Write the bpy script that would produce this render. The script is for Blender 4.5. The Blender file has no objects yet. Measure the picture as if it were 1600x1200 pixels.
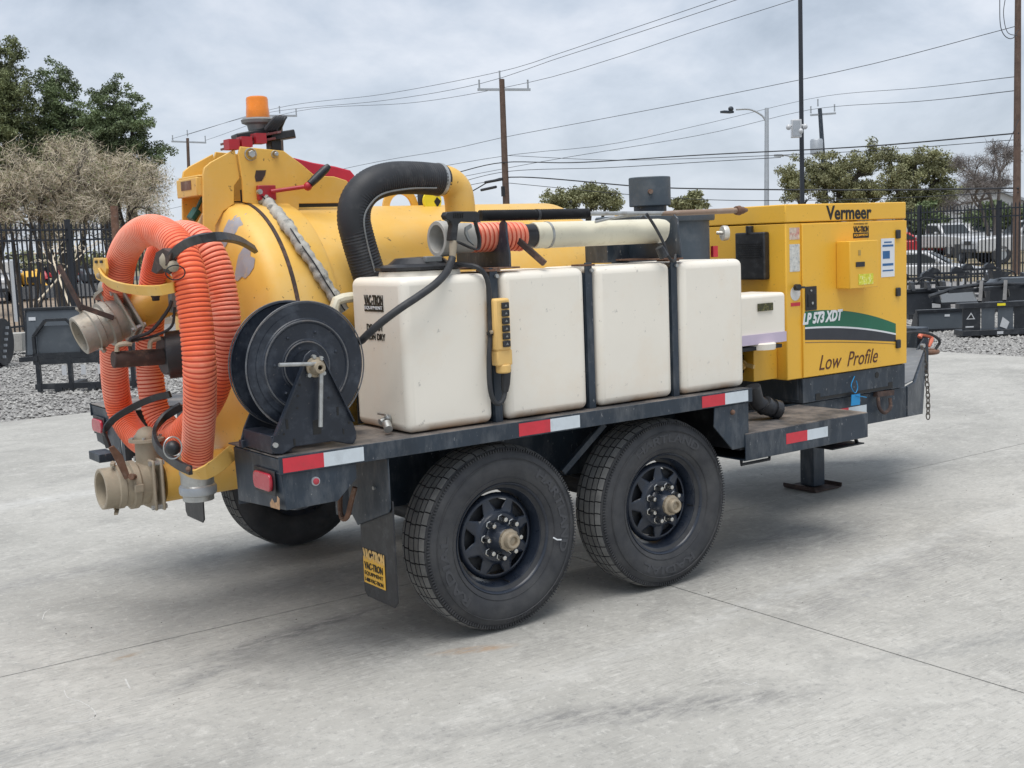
import bpy, bmesh, math, random
import numpy as np
from mathutils import Vector, Matrix
random.seed(7); rng = np.random.default_rng(7)
R = math.radians
scene = bpy.context.scene
COL = scene.collection

# ------------------------------------------------------------------ camera
cd = bpy.data.cameras.new('camera'); cam = bpy.data.objects.new('camera', cd); COL.objects.link(cam)
cd.sensor_fit = 'HORIZONTAL'; cd.sensor_width = 36.0
cd.lens = 36.0 * 1869.82 / 1600.0
cd.clip_start = 0.05; cd.clip_end = 3000
rot = Matrix(((0.811402, 0.100398, -0.575802), (-0.583168, 0.072860, -0.809078), (-0.039277, 0.992276, 0.117667)))
cam.matrix_world = Matrix.Translation(Vector((-2.831, -4.062, 1.647))) @ rot.to_4x4()
scene.camera = cam

# ------------------------------------------------------------------ light
SUN_EL, SUN_AZ = 74.0, 220.0      # azimuth measured from +x, counter-clockwise
w = bpy.data.worlds.new('World'); scene.world = w; w.use_nodes = True
nt = w.node_tree; nt.nodes.clear()
def wn(t): return nt.nodes.new(t)
wout = wn('ShaderNodeOutputWorld')
tc = wn('ShaderNodeTexCoord'); sep = wn('ShaderNodeSeparateXYZ'); nt.links.new(tc.outputs['Generated'], sep.inputs[0])
addz = wn('ShaderNodeMath'); addz.operation = 'ADD'; addz.inputs[1].default_value = 0.42
absz = wn('ShaderNodeMath'); absz.operation = 'ABSOLUTE'; nt.links.new(sep.outputs['Z'], absz.inputs[0]); nt.links.new(absz.outputs[0], addz.inputs[0])
comb = wn('ShaderNodeCombineXYZ')
for i, ax in enumerate('XY'):
    dv = wn('ShaderNodeMath'); dv.operation = 'DIVIDE'
    nt.links.new(sep.outputs[ax], dv.inputs[0]); nt.links.new(addz.outputs[0], dv.inputs[1]); nt.links.new(dv.outputs[0], comb.inputs[i])
n1 = wn('ShaderNodeTexNoise'); n1.inputs['Scale'].default_value = 3.2; n1.inputs['Detail'].default_value = 6; n1.inputs['Roughness'].default_value = .58; n1.inputs['Distortion'].default_value = .25
nt.links.new(comb.outputs[0], n1.inputs['Vector'])
cr = wn('ShaderNodeValToRGB'); nt.links.new(n1.outputs['Fac'], cr.inputs[0])
cr.color_ramp.elements[0].position = .34; cr.color_ramp.elements[0].color = (.228, .268, .325, 1)
cr.color_ramp.elements[1].position = .66; cr.color_ramp.elements[1].color = (.44, .465, .512, 1)
e = cr.color_ramp.elements.new(.5); e.color = (.328, .367, .427, 1)
# paler towards the horizon, as an overcast sky is
hz = wn('ShaderNodeMapRange'); hz.inputs['From Min'].default_value = 0.0; hz.inputs['From Max'].default_value = 0.22; hz.inputs['To Min'].default_value = .55; hz.inputs['To Max'].default_value = 0.0
nt.links.new(absz.outputs[0], hz.inputs['Value'])
mxh = wn('ShaderNodeMix'); mxh.data_type = 'RGBA'; nt.links.new(hz.outputs[0], mxh.inputs['Factor']); nt.links.new(cr.outputs[0], mxh.inputs['A']); mxh.inputs['B'].default_value = (.44, .47, .512, 1)
bgc = wn('ShaderNodeBackground'); nt.links.new(mxh.outputs['Result'], bgc.inputs['Color']); bgc.inputs['Strength'].default_value = 0.95
sky = wn('ShaderNodeTexSky'); sky.sky_type = 'NISHITA'; sky.sun_disc = False
sky.sun_elevation = R(SUN_EL); sky.sun_rotation = R(90 - SUN_AZ)
bgs = wn('ShaderNodeBackground'); nt.links.new(sky.outputs[0], bgs.inputs['Color']); bgs.inputs['Strength'].default_value = 0.05
mixb = wn('ShaderNodeMixShader'); mixb.inputs[0].default_value = .88
nt.links.new(bgs.outputs[0], mixb.inputs[1]); nt.links.new(bgc.outputs[0], mixb.inputs[2]); nt.links.new(mixb.outputs[0], wout.inputs[0])

sd = bpy.data.lights.new('sun', 'SUN'); sd.energy = 1.5; sd.angle = R(48); sd.color = (1, .965, .92)
so = bpy.data.objects.new('sun', sd); COL.objects.link(so)
sdir = Vector((math.cos(R(SUN_EL))*math.cos(R(SUN_AZ)), math.cos(R(SUN_EL))*math.sin(R(SUN_AZ)), math.sin(R(SUN_EL))))
so.rotation_euler = sdir.to_track_quat('Z', 'Y').to_euler()
scene.view_settings.view_transform = 'Standard'; scene.view_settings.look = 'None'
scene.view_settings.exposure = 1.0; scene.view_settings.gamma = 1.0; scene.view_settings.use_curve_mapping = False

# ------------------------------------------------------------------ materials
MATS = {}
def mat(name, col, rough=.6, metal=0.0, var=.12, vs=6.0, grime=None, ga=.0, gs=9.0, glo=.52, ghi=.68, bump=.0, bs=60.0, spec=.5, stretch=None, fleck=None, fa=0.0, fs=120.0, coat=0.0, trans=0.0):
    """col: base; var: tonal variation; grime: second colour laid on in patches; fleck: small chips/scratches"""
    m = bpy.data.materials.new(name); m.use_nodes = True; t = m.node_tree; N = t.nodes; Lk = t.links
    b = N['Principled BSDF']
    tcx = N.new('ShaderNodeTexCoord'); src = tcx.outputs['Object']
    def noise(scale, det=5, rgh=.6, vec=None):
        n = N.new('ShaderNodeTexNoise'); n.inputs['Scale'].default_value = scale; n.inputs['Detail'].default_value = det; n.inputs['Roughness'].default_value = rgh
        Lk.new(vec or src, n.inputs['Vector']); return n.outputs['Fac']
    vec = src
    if stretch:
        mp = N.new('ShaderNodeMapping'); mp.inputs['Scale'].default_value = stretch; Lk.new(src, mp.inputs['Vector']); vec = mp.outputs[0]
    def ramp(x, lo, hi):
        r = N.new('ShaderNodeMapRange'); r.inputs['From Min'].default_value = lo; r.inputs['From Max'].default_value = hi; Lk.new(x, r.inputs['Value']); return r.outputs[0]
    def mixc(f, a, bcol, amt=None):
        if amt is not None:
            mu = N.new('ShaderNodeMath'); mu.operation = 'MULTIPLY'; Lk.new(f, mu.inputs[0]); mu.inputs[1].default_value = amt; f = mu.outputs[0]
        x = N.new('ShaderNodeMix'); x.data_type = 'RGBA'; Lk.new(f, x.inputs['Factor'])
        for k, v in (('A', a), ('B', bcol)):
            if isinstance(v, tuple): x.inputs[k].default_value = (*v[:3], 1)
            else: Lk.new(v, x.inputs[k])
        return x.outputs['Result']
    lo = tuple(c*(1-var) for c in col); hi = tuple(min(1, c*(1+var)) for c in col)
    c = mixc(ramp(noise(vs), .3, .7), lo, hi)
    g = None
    if grime:
        g = ramp(noise(gs, 8, .68, vec), glo, ghi); c = mixc(g, c, grime, ga)
    if fleck:
        f2 = ramp(noise(fs, 3, .7, vec), .66, .72); c = mixc(f2, c, fleck, fa)
    Lk.new(c, b.inputs['Base Color'])
    rr = N.new('ShaderNodeMapRange'); rr.inputs['To Min'].default_value = max(.02, rough-.1); rr.inputs['To Max'].default_value = min(1, rough+.15)
    Lk.new(noise(vs*2.3), rr.inputs['Value']); Lk.new(rr.outputs[0], b.inputs['Roughness'])
    b.inputs['Metallic'].default_value = metal; b.inputs['Specular IOR Level'].default_value = spec
    if coat: b.inputs['Coat Weight'].default_value = coat; b.inputs['Coat Roughness'].default_value = .25
    if trans: b.inputs['Transmission Weight'].default_value = trans
    if bump:
        bp = N.new('ShaderNodeBump'); bp.inputs['Strength'].default_value = bump; bp.inputs['Distance'].default_value = .004
        Lk.new(noise(bs, 4, .6, vec), bp.inputs['Height']); Lk.new(bp.outputs[0], b.inputs['Normal'])
    MATS[name] = m; return m
DUST = (.34, .31, .27)
M_yel = mat('tank yellow paint', (.77, .455, .085), .42, var=.07, vs=2.5, grime=(.74, .54, .24), ga=.6, gs=3.2, glo=.45, ghi=.75, fleck=(.10, .05, .025), fa=.85, fs=30, bump=.08, bs=25)
M_yel2 = mat('enclosure yellow paint', (.84, .475, .05), .36, var=.05, vs=2.0, grime=(.55, .36, .10), ga=.4, gs=4, glo=.5, ghi=.8, bump=.05, bs=18, fleck=(.10, .06, .03), fa=.4, fs=60)
M_blk = mat('black frame paint', (.022, .034, .050), .42, var=.25, vs=5, grime=(.20, .21, .22), ga=.5, gs=14, glo=.48, ghi=.78, fleck=(.42, .42, .42), fa=.55, fs=70, bump=.15, bs=40, stretch=(1, 1, .35))
M_top = mat('worn black deck top', (.075, .075, .078), .5, var=.3, vs=5, grime=(.36, .30, .25), ga=.75, gs=5, glo=.42, ghi=.7, fleck=(.45, .35, .28), fa=.5, fs=60, bump=.2, bs=50)
M_reel = mat('reel black paint', (.016, .022, .034), .38, var=.2, vs=6, grime=(.13, .15, .18), ga=.45, gs=12, glo=.5, ghi=.8, fleck=(.28, .24, .22), fa=.3, fs=55, bump=.05)
M_dark = mat('dark undercarriage', (.016, .018, .022), .6, var=.3, grime=(.09, .09, .09), ga=.5, gs=12)
M_rust = mat('rusty steel', (.16, .085, .055), .8, var=.35, vs=14, grime=(.30, .24, .20), ga=.6, gs=20, bump=.3)
M_rdk = mat('dark rusted bar', (.055, .035, .03), .75, var=.35, vs=14, grime=(.22, .13, .09), ga=.5, gs=18, bump=.2)
M_poly = mat('white polyethylene', (.85, .80, .70), .42, var=.03, vs=2, grime=(.80, .66, .50), ga=.6, gs=2.6, glo=.5, ghi=.85, fleck=(.35, .33, .30), fa=.5, fs=30, bump=.03, bs=14)
def rust_line(m, z0, z1):
    # rusty water stain where the tanks sit on the deck
    t = m.node_tree; N = t.nodes; b = N['Principled BSDF']; old = b.inputs['Base Color'].links[0].from_socket
    tcx = N.new('ShaderNodeTexCoord'); sp = N.new('ShaderNodeSeparateXYZ'); t.links.new(tcx.outputs['Object'], sp.inputs[0])
    mr = N.new('ShaderNodeMapRange'); mr.inputs['From Min'].default_value = z1; mr.inputs['From Max'].default_value = z0; t.links.new(sp.outputs['Z'], mr.inputs['Value'])
    nz = N.new('ShaderNodeTexNoise'); nz.inputs['Scale'].default_value = 7; nz.inputs['Detail'].default_value = 7; t.links.new(tcx.outputs['Object'], nz.inputs['Vector'])
    r2 = N.new('ShaderNodeMapRange'); r2.inputs['From Min'].default_value = .30; r2.inputs['From Max'].default_value = .55; t.links.new(nz.outputs['Fac'], r2.inputs['Value'])
    mu = N.new('ShaderNodeMath'); mu.operation = 'MULTIPLY'; t.links.new(mr.outputs[0], mu.inputs[0]); t.links.new(r2.outputs[0], mu.inputs[1])
    mx = N.new('ShaderNodeMix'); mx.data_type = 'RGBA'; t.links.new(mu.outputs[0], mx.inputs['Factor']); t.links.new(old, mx.inputs['A']); mx.inputs['B'].default_value = (.42, .22, .09, 1); t.links.new(mx.outputs['Result'], b.inputs['Base Color'])
rust_line(M_poly, .90, .945)
def add_sss(m, wgt):
    b = m.node_tree.nodes['Principled BSDF']; b.inputs['Subsurface Weight'].default_value = wgt; b.inputs['Subsurface Scale'].default_value = .02
M_cream = mat('cream pvc tube', (.74, .70, .55), .4, var=.05, vs=4, grime=(.45, .38, .26), ga=.4, gs=10, fleck=(.2, .16, .12), fa=.5, fs=50)
M_or = mat('orange hose', (.94, .16, .055), .45, var=.08, vs=5, grime=(.95, .42, .30), ga=.85, gs=2.0, glo=.40, ghi=.62, bump=.04, bs=120)
M_or_shade = mat('orange hose groove shade', (.66, .10, .05), .6, var=.2, vs=6)  # shade between the ribs painted in as a darker orange
M_rub = mat('tyre rubber', (.034, .036, .041), .7, var=.2, vs=9, grime=(.085, .085, .085), ga=.8, gs=6, glo=.4, ghi=.75, bump=.12, bs=160)
M_trd = mat('tyre tread', (.17, .17, .165), .85, var=.2, vs=16, grime=(.25, .245, .23), ga=.8, gs=10, bump=.2, bs=120)
M_let = mat('tyre lettering', (.056, .058, .064), .62, var=.15, vs=20)
M_rim = mat('black wheel', (.016, .023, .038), .28, var=.15, vs=9, grime=(.10, .105, .115), ga=.4, gs=11, glo=.5, ghi=.8, spec=.6)
M_chr = mat('chrome nut', (.62, .61, .58), .25, 1.0, var=.1)
M_cap = mat('dusty steel cap', (.38, .32, .235), .5, .35, var=.15, vs=30, grime=(.20, .14, .09), ga=.6, gs=30)
M_zinc = mat('zinc steel', (.46, .47, .46), .4, .7, var=.12, vs=30, grime=(.22, .18, .14), ga=.5, gs=25)
M_alu = mat('dirty cast aluminium', (.37, .315, .235), .62, .15, var=.16, vs=12, grime=(.42, .36, .27), ga=.7, gs=9, glo=.45, ghi=.7, fleck=(.10, .07, .05), fa=.5, fs=40, bump=.3, bs=60)
M_alud = mat('valve inner grime', (.20, .185, .16), .8, var=.15, vs=14)
M_wht = mat('white print', (.74, .76, .78), .35, var=.04)
M_tapw = mat('white reflective tape', (.62, .68, .72), .3, var=.05, vs=18, grime=(.4, .43, .45), ga=.4, gs=16)
M_tapr = mat('red reflective tape', (.62, .035, .055), .3, var=.08, vs=18, grime=(.4, .05, .06), ga=.4, gs=16)
M_lens = mat('red lens', (.42, .02, .04), .2, var=.1, vs=20, grime=(.5, .12, .14), ga=.5, gs=12, coat=.5)
M_blkp = mat('black plastic', (.018, .019, .022), .4, var=.2, vs=14, grime=(.07, .075, .08), ga=.5, gs=18)
M_gryp = mat('grey plastic', (.20, .21, .21), .5, var=.1, vs=14, grime=(.35, .31, .25), ga=.5, gs=12)
M_ink = mat('black print', (.012, .012, .012), .5, var=.1)
M_grn = mat('green decal', (.012, .14, .075), .35, var=.08)
M_gry = mat('charcoal decal', (.03, .034, .045), .4, var=.12, vs=14)
M_red = mat('red paint', (.42, .018, .03), .42, var=.15, grime=(.18, .05, .04), ga=.5, gs=22)
M_amb = mat('amber lens', (.82, .23, .008), .22, var=.1, vs=30, coat=.4)
M_sleeve = mat('fabric sleeve', (.42, .41, .37), .9, var=.2, vs=30, grime=(.09, .10, .10), ga=.7, gs=26, glo=.52, ghi=.62, bump=.5, bs=50)
M_bhose = mat('black rubber hose', (.025, .027, .031), .55, var=.2, vs=8, grime=(.10, .10, .10), ga=.4, gs=12, bump=.06)
M_drum = mat('slate drum paint', (.065, .085, .105), .5, var=.12, vs=4, grime=(.14, .155, .17), ga=.6, gs=6, bump=.05)
M_pend = mat('pendant yellow', (.78, .50, .17), .45, var=.06, grime=(.55, .4, .2), ga=.4, gs=20)
M_blue = mat('blue tag', (.01, .25, .55), .45, var=.1)
M_purp = mat('coolant tint', (.56, .48, .60), .35, var=.05)
M_orp = mat('orange hook', (.75, .20, .12), .5, var=.12, grime=(.3, .12, .08), ga=.4, gs=26)
M_gall = mat('gauge face', (.70, .68, .62), .3, .3, var=.08)
M_wood = mat('weathered pole wood', (.115, .075, .058), .85, var=.25, vs=4, grime=(.20, .16, .13), ga=.6, gs=6, stretch=(6, 6, .6), bump=.4, bs=12)
M_gal = mat('galvanised steel', (.44, .47, .50), .45, .5, var=.08)
M_wire = mat('wire', (.035, .038, .045), .6, var=.1)
M_fen = mat('fence black', (.014, .018, .026), .45, var=.2)
M_att = mat('attachment black', (.018, .021, .026), .35, var=.25, vs=4, grime=(.09, .095, .10), ga=.5, gs=6)
M_attg = mat('attachment grey', (.085, .10, .115), .38, var=.12, vs=2, grime=(.16, .175, .19), ga=.5, gs=3)
M_bark = mat('bark', (.075, .065, .055), .9, var=.3, vs=7, bump=.5, bs=16)
M_twig = mat('pale twigs', (.66, .575, .44), .9, var=.25, vs=3)
M_leafd = mat('oak leaves dark', (.12, .16, .072), .6, var=.6, vs=1.1)
M_leafm = mat('oak leaves mid', (.15, .175, .075), .6, var=.55, vs=1.1)
M_leafo = mat('olive leaves', (.235, .24, .12), .65, var=.45, vs=.8)
M_vwht = mat('vehicle white', (.56, .57, .58), .25, var=.04, coat=.5)
M_vgls = mat('vehicle glass', (.02, .028, .03), .08, var=.1, spec=.8)
M_vred = mat('vehicle red', (.50, .02, .03), .3, var=.08, coat=.5)

def concrete():
    m = bpy.data.materials.new('broomed concrete'); m.use_nodes = True; t = m.node_tree; N = t.nodes; Lk = t.links; b = N['Principled BSDF']
    tcx = N.new('ShaderNodeTexCoord'); O = tcx.outputs['Object']
    def mp(rz, sc):
        a = N.new('ShaderNodeMapping'); a.inputs['Rotation'].default_value = (0, 0, rz); a.inputs['Scale'].default_value = sc; Lk.new(O, a.inputs['Vector']); return a.outputs[0]
    def nz(v, s, d=6, r=.6, dist=0):
        n = N.new('ShaderNodeTexNoise'); n.inputs['Scale'].default_value = s; n.inputs['Detail'].default_value = d; n.inputs['Roughness'].default_value = r; n.inputs['Distortion'].default_value = dist; Lk.new(v, n.inputs['Vector']); return n.outputs['Fac']
    def rg(x, a, c, ta=0, tb=1):
        r = N.new('ShaderNodeMapRange'); r.inputs['From Min'].default_value = a; r.inputs['From Max'].default_value = c; r.inputs['To Min'].default_value = ta; r.inputs['To Max'].default_value = tb; Lk.new(x, r.inputs['Value']); return r.outputs[0]
    def mul(x, y):
        q = N.new('ShaderNodeMath'); q.operation = 'MULTIPLY'; Lk.new(x, q.inputs[0])
        if isinstance(y, float): q.inputs[1].default_value = y
        else: Lk.new(y, q.inputs[1])
        return q.outputs[0]
    def mix(f, a, c):
        x = N.new('ShaderNodeMix'); x.data_type = 'RGBA'; Lk.new(f, x.inputs['Factor'])
        for k, v in (('A', a), ('B', c)):
            if isinstance(v, tuple): x.inputs[k].default_value = (*v, 1)
            else: Lk.new(v, x.inputs[k])
        return x.outputs['Result']
    c = mix(rg(nz(O, .45, 6, .65, .8), .36, .64), (.33, .322, .295), (.46, .448, .412))
    c = mix(mul(rg(nz(mp(.35, (1, 1.25, 1)), 2.2, 8, .7, .8), .50, .70), .55), c, (.245, .24, .225))
    c = mix(mul(rg(nz(mp(-.2, (1, 1.1, 1)), 4.2, 9, .75, .6), .53, .72), .6), c, (.58, .567, .525))
    # short broom sweeps, direction changing from patch to patch
    s1 = nz(mp(.55, (9, 120, 1)), 1.0, 5, .7); s2 = nz(mp(-.6, (9, 100, 1)), 1.0, 5, .7)
    sw = N.new('ShaderNodeMix'); sw.data_type = 'FLOAT'; Lk.new(rg(nz(O, .9, 4, .6, 1.5), .42, .58), sw.inputs['Factor']); Lk.new(s1, sw.inputs['A']); Lk.new(s2, sw.inputs['B'])
    strk = sw.outputs['Result']; amt = rg(nz(O, 1.3, 5, .6, .5), .40, .62, .15, 1.0)
    c = mix(mul(mul(rg(strk, .50, .66), .6), amt), c, (.58, .567, .53))
    c = mix(mul(mul(rg(strk, .48, .32), .65), amt), c, (.19, .185, .172))
    c = mix(mul(rg(nz(O, 22, 8, .8), .53, .64), .5), c, (.60, .588, .545))
    c = mix(mul(rg(nz(O, 30, 8, .8), .53, .64), .5), c, (.20, .20, .195))
    c = mix(mul(rg(nz(O, 130, 4, .7), .62, .70), .55), c, (.12, .12, .115))
    c = mix(mul(rg(nz(O, 9, 9, .8, .6), .62, .66), .45), c, (.17, .165, .155))
    # tyre scuffs and old stains
    for (x, y, a, sx, sy, amt, col) in SCUFFS:
        a0 = N.new('ShaderNodeMapping'); a0.vector_type = 'TEXTURE'; a0.inputs['Location'].default_value = (x, y, 0); a0.inputs['Rotation'].default_value = (0, 0, a); a0.inputs['Scale'].default_value = (sx, sy, 1); Lk.new(O, a0.inputs['Vector'])
        ln = N.new('ShaderNodeVectorMath'); ln.operation = 'LENGTH'; Lk.new(a0.outputs[0], ln.inputs[0])
        c = mix(mul(mul(rg(ln.outputs['Value'], 1.0, .35), rg(nz(mp(a, (2, 6, 1)), 4.0, 8, .75, .4), .38, .60)), amt*.85), c, col)
    Lk.new(c, b.inputs['Base Color']); b.inputs['Roughness'].default_value = .8; b.inputs['Specular IOR Level'].default_value = .3
    bp = N.new('ShaderNodeBump'); bp.inputs['Strength'].default_value = .5; bp.inputs['Distance'].default_value = .003
    ad = N.new('ShaderNodeMath'); ad.operation = 'ADD'; Lk.new(strk, ad.inputs[0]); Lk.new(nz(O, 45, 5, .7), ad.inputs[1]); Lk.new(ad.outputs[0], bp.inputs['Height']); Lk.new(bp.outputs[0], b.inputs['Normal'])
    return m
SCUFFS = [
 (-0.678, 0.627, .15, .75, .10, .75, (.10, .105, .11)),
 (-1.179, 0.396, .4, .5, .10, .55, (.13, .135, .14)),
 (-0.149, -1.027, -.45, .95, .13, .70, (.12, .12, .125)),
 (1.379, -1.412, -.3, .9, .12, .5, (.14, .145, .15)),
 (1.925, 0.162, .1, 1.1, .35, .45, (.16, .165, .17)),
 (-0.250, -0.091, -.4, .22, .05, .7, (.42, .25, .12)),
 (-1.373, 0.818, .2, .10, .03, .8, (.30, .22, .14)),
 (1.813, -0.570, .2, 1.3, .2, .4, (.17, .17, .175)),
 (-1.249, 2.344, .1, 1.0, .15, .45, (.18, .18, .185)),
 (1.620, -0.386, .1, 3.0, .12, .35, (.60, .60, .58)),
 (-0.171, 4.521, .05, 2.6, .2, .5, (.62, .62, .60)),
 (-1.919, 0.080, -.2, .5, .12, .5, (.17, .175, .18)),
]
M_conc = concrete()

# ------------------------------------------------------------------ mesh helpers
class MB:
    def __init__(s): s.v = []; s.f = []
    def add(s, vs, fs):
        o = len(s.v); s.v += [tuple(map(float, q)) for q in vs]; s.f += [tuple(i+o for i in q) for q in fs]; return s
    def box(s, a, b):
        x0, y0, z0 = [min(p, q) for p, q in zip(a, b)]; x1, y1, z1 = [max(p, q) for p, q in zip(a, b)]
        return s.add([(x0,y0,z0),(x1,y0,z0),(x1,y1,z0),(x0,y1,z0),(x0,y0,z1),(x1,y0,z1),(x1,y1,z1),(x0,y1,z1)],
            [(3,2,1,0),(4,5,6,7),(0,1,5,4),(1,2,6,5),(2,3,7,6),(3,0,4,7)])
    def obox(s, c, size, M=None):
        M = M or Matrix.Identity(3); c = Vector(c); h = [q/2 for q in size]
        vs = [c + M @ Vector((i*h[0], j*h[1], k*h[2])) for k in (-1, 1) for i, j in ((-1,-1),(1,-1),(1,1),(-1,1))]
        return s.add(vs, [(3,2,1,0),(4,5,6,7),(0,1,5,4),(1,2,6,5),(2,3,7,6),(3,0,4,7)])
    def bar(s, a, b, w, h, up=(0,0,1)):
        a, b = Vector(a), Vector(b); d = (b-a); L = d.length; d.normalize(); u = Vector(up)
        if abs(d.dot(u)) > .98: u = Vector((1,0,0))
        r = d.cross(u).normalized(); u = r.cross(d)
        M = Matrix((d, r, u)).transposed(); return s.obox((a+b)/2, (L, w, h), M)
    def prism(s, pts, ext):
        ext = Vector(ext); n = len(pts); P0 = [Vector(q) for q in pts]; P1 = [q+ext for q in P0]
        nrm = Vector((0,0,0))
        for i in range(n):
            nrm += P0[i].cross(P0[(i+1) % n])
        if nrm.dot(ext) > 0: P0.reverse(); P1.reverse()
        return s.add(P0+P1, [tuple(range(n)), tuple(range(2*n-1, n-1, -1))] + [(i, i+n, (i+1) % n + n, (i+1) % n) for i in range(n)])
    def tube(s, path, r, seg=12, caps=True, closed=False):
        P = [Vector(q) for q in path]; n = len(P); rr = r if isinstance(r, (list, tuple)) else [r]*n
        T = []
        for i in range(n):
            a = P[i-1] if (i > 0 or closed) else P[0]; b = P[(i+1) % n] if (i < n-1 or closed) else P[-1]
            T.append((b-a).normalized())
        up = Vector((0,0,1)) if abs(T[0].z) < .9 else Vector((1,0,0))
        N0 = (up - T[0]*up.dot(T[0])).normalized(); vs = []; frames = []
        for i in range(n):
            N0 = (N0 - T[i]*N0.dot(T[i])); N0 = N0.normalized() if N0.length > 1e-6 else Vector((1,0,0)); B0 = T[i].cross(N0)
            for k in range(seg):
                a = 2*math.pi*k/seg; vs.append(P[i] + (N0*math.cos(a)+B0*math.sin(a))*rr[i])
        fs = []
        for i in range(n-1 if not closed else n):
            for k in range(seg):
                a, b = i*seg+k, i*seg+(k+1) % seg; c, d = ((i+1) % n)*seg+(k+1) % seg, ((i+1) % n)*seg+k
                fs.append((a, b, c, d))
        if caps and not closed: fs += [tuple(range(seg-1, -1, -1)), tuple(range((n-1)*seg, n*seg))]
        return s.add(vs, fs)
    def cyl(s, a, b, r, seg=24, r2=None): return s.tube([a, b], [r, r if r2 is None else r2], seg)
    def lathe(s, prof, o, axis, seg=32, closed=False):
        """prof: list of (distance along axis, radius)"""
        o = Vector(o); ax = Vector(axis).normalized(); up = Vector((0,0,1)) if abs(ax.z) < .9 else Vector((1,0,0))
        n = (up-ax*up.dot(ax)).normalized(); b = ax.cross(n); vs = []
        for (t, r) in prof:
            for k in range(seg):
                a = 2*math.pi*k/seg; vs.append(o+ax*t+(n*math.cos(a)+b*math.sin(a))*max(r, 1e-5))
        m = len(prof); fs = []
        for i in range(m-1 if not closed else m):
            j = (i+1) % m
            for k in range(seg):
                fs.append((i*seg+k, i*seg+(k+1) % seg, j*seg+(k+1) % seg, j*seg+k))
        return s.add(vs, fs)
    def sph(s, c, r, seg=12):
        c = Vector(c); rr = r if isinstance(r, (tuple, list)) else (r, r, r); n = seg//2; vs = []; fs = []
        for i in range(n+1):
            for k in range(seg):
                ph = math.pi*i/n; th = 2*math.pi*k/seg
                vs.append((c.x+rr[0]*math.sin(ph)*math.cos(th), c.y+rr[1]*math.sin(ph)*math.sin(th), c.z+rr[2]*math.cos(ph)))
        for i in range(n):
            for k in range(seg): fs.append((i*seg+k, (i+1)*seg+k, (i+1)*seg+(k+1) % seg, i*seg+(k+1) % seg))
        return s.add(vs, fs)
def mesh_of(mb, m, name, ang=35):
    me = bpy.data.meshes.new(name); me.from_pydata(mb.v, [], mb.f); me.validate()
    ms = m if isinstance(m, (list, tuple)) else [m]
    for q in ms: me.materials.append(q)
    bm = bmesh.new(); bm.from_mesh(me); bmesh.ops.recalc_face_normals(bm, faces=bm.faces); bm.to_mesh(me); bm.free()
    me.shade_smooth(); me.set_sharp_from_angle(angle=R(ang))
    return me
def put(name, mb, m, parent=None, bevel=0, label=None, ang=35, seg=2, kind=None):
    """links ONE mesh object"""
    me = mesh_of(mb, m, name, ang); o = bpy.data.objects.new(name, me); COL.objects.link(o)
    if bevel:
        md = o.modifiers.new('bevel', 'BEVEL'); md.width = bevel; md.segments = seg; md.limit_method = 'ANGLE'; md.angle_limit = R(40); md.harden_normals = False
    if parent is not None:
        o.parent = parent
        if 'rootloc' in parent: o.matrix_parent_inverse = Matrix.Translation(-Vector(parent['rootloc'][:]))
    if label: o['label'] = label
    if kind: o['kind'] = kind
    return o
def thing(name, label, cat, loc=(0, 0, 0), rz=0.0, group=None, world=False):
    o = bpy.data.objects.new(name, None); COL.objects.link(o); o.location = loc; o.rotation_euler = (0, 0, rz); o.empty_display_size = .2
    o['label'] = label; o['category'] = cat
    if group: o['group'] = group
    if world: o['rootloc'] = loc
    return o
def tag(o, label, cat, group=None):
    o['label'] = label; o['category'] = cat
    if group: o['group'] = group
    return o
def spline(pts, n):
    P = [Vector(q) for q in pts]; P = [P[0]*2-P[1]] + P + [P[-1]*2-P[-2]]; raw = []
    for i in range(1, len(P)-2):
        for k in range(24):
            t = k/24; a, b, c, d = P[i-1], P[i], P[i+1], P[i+2]
            raw.append(.5*((2*b)+(c-a)*t+(2*a-5*b+4*c-d)*t*t+(3*b-a-3*c+d)*t**3))
    raw.append(P[-2]); L = [0]
    for i in range(1, len(raw)): L.append(L[-1]+(raw[i]-raw[i-1]).length)
    out = []; j = 0
    for k in range(n):
        s = L[-1]*k/(n-1)
        while j < len(L)-2 and L[j+1] < s: j += 1
        f = (s-L[j])/max(1e-9, L[j+1]-L[j]); out.append(raw[j].lerp(raw[j+1], min(1, f)))
    return out
def plen(pts): return sum((Vector(pts[i+1])-Vector(pts[i])).length for i in range(len(pts)-1))
XR, YB, ZU = Vector((1, 0, 0)), Vector((0, -1, 0)), Vector((0, 0, 1))
def text_mb(s, bold=.0, shear=0.0, spacing=1.0):
    cu = bpy.data.curves.new('lettering', 'FONT'); cu.body = s; cu.offset = bold; cu.shear = shear; cu.resolution_u = 3; cu.space_character = spacing; cu.extrude = .02
    o = bpy.data.objects.new('tmp', cu); COL.objects.link(o); dg = bpy.context.evaluated_depsgraph_get(); dg.update()
    me = bpy.data.meshes.new_from_object(o.evaluated_get(dg)); mb = MB(); mb.v = [tuple(v.co) for v in me.vertices]; mb.f = [tuple(p.vertices) for p in me.polygons]
    bpy.data.objects.remove(o); bpy.data.curves.remove(cu); bpy.data.meshes.remove(me); return mb
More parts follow.
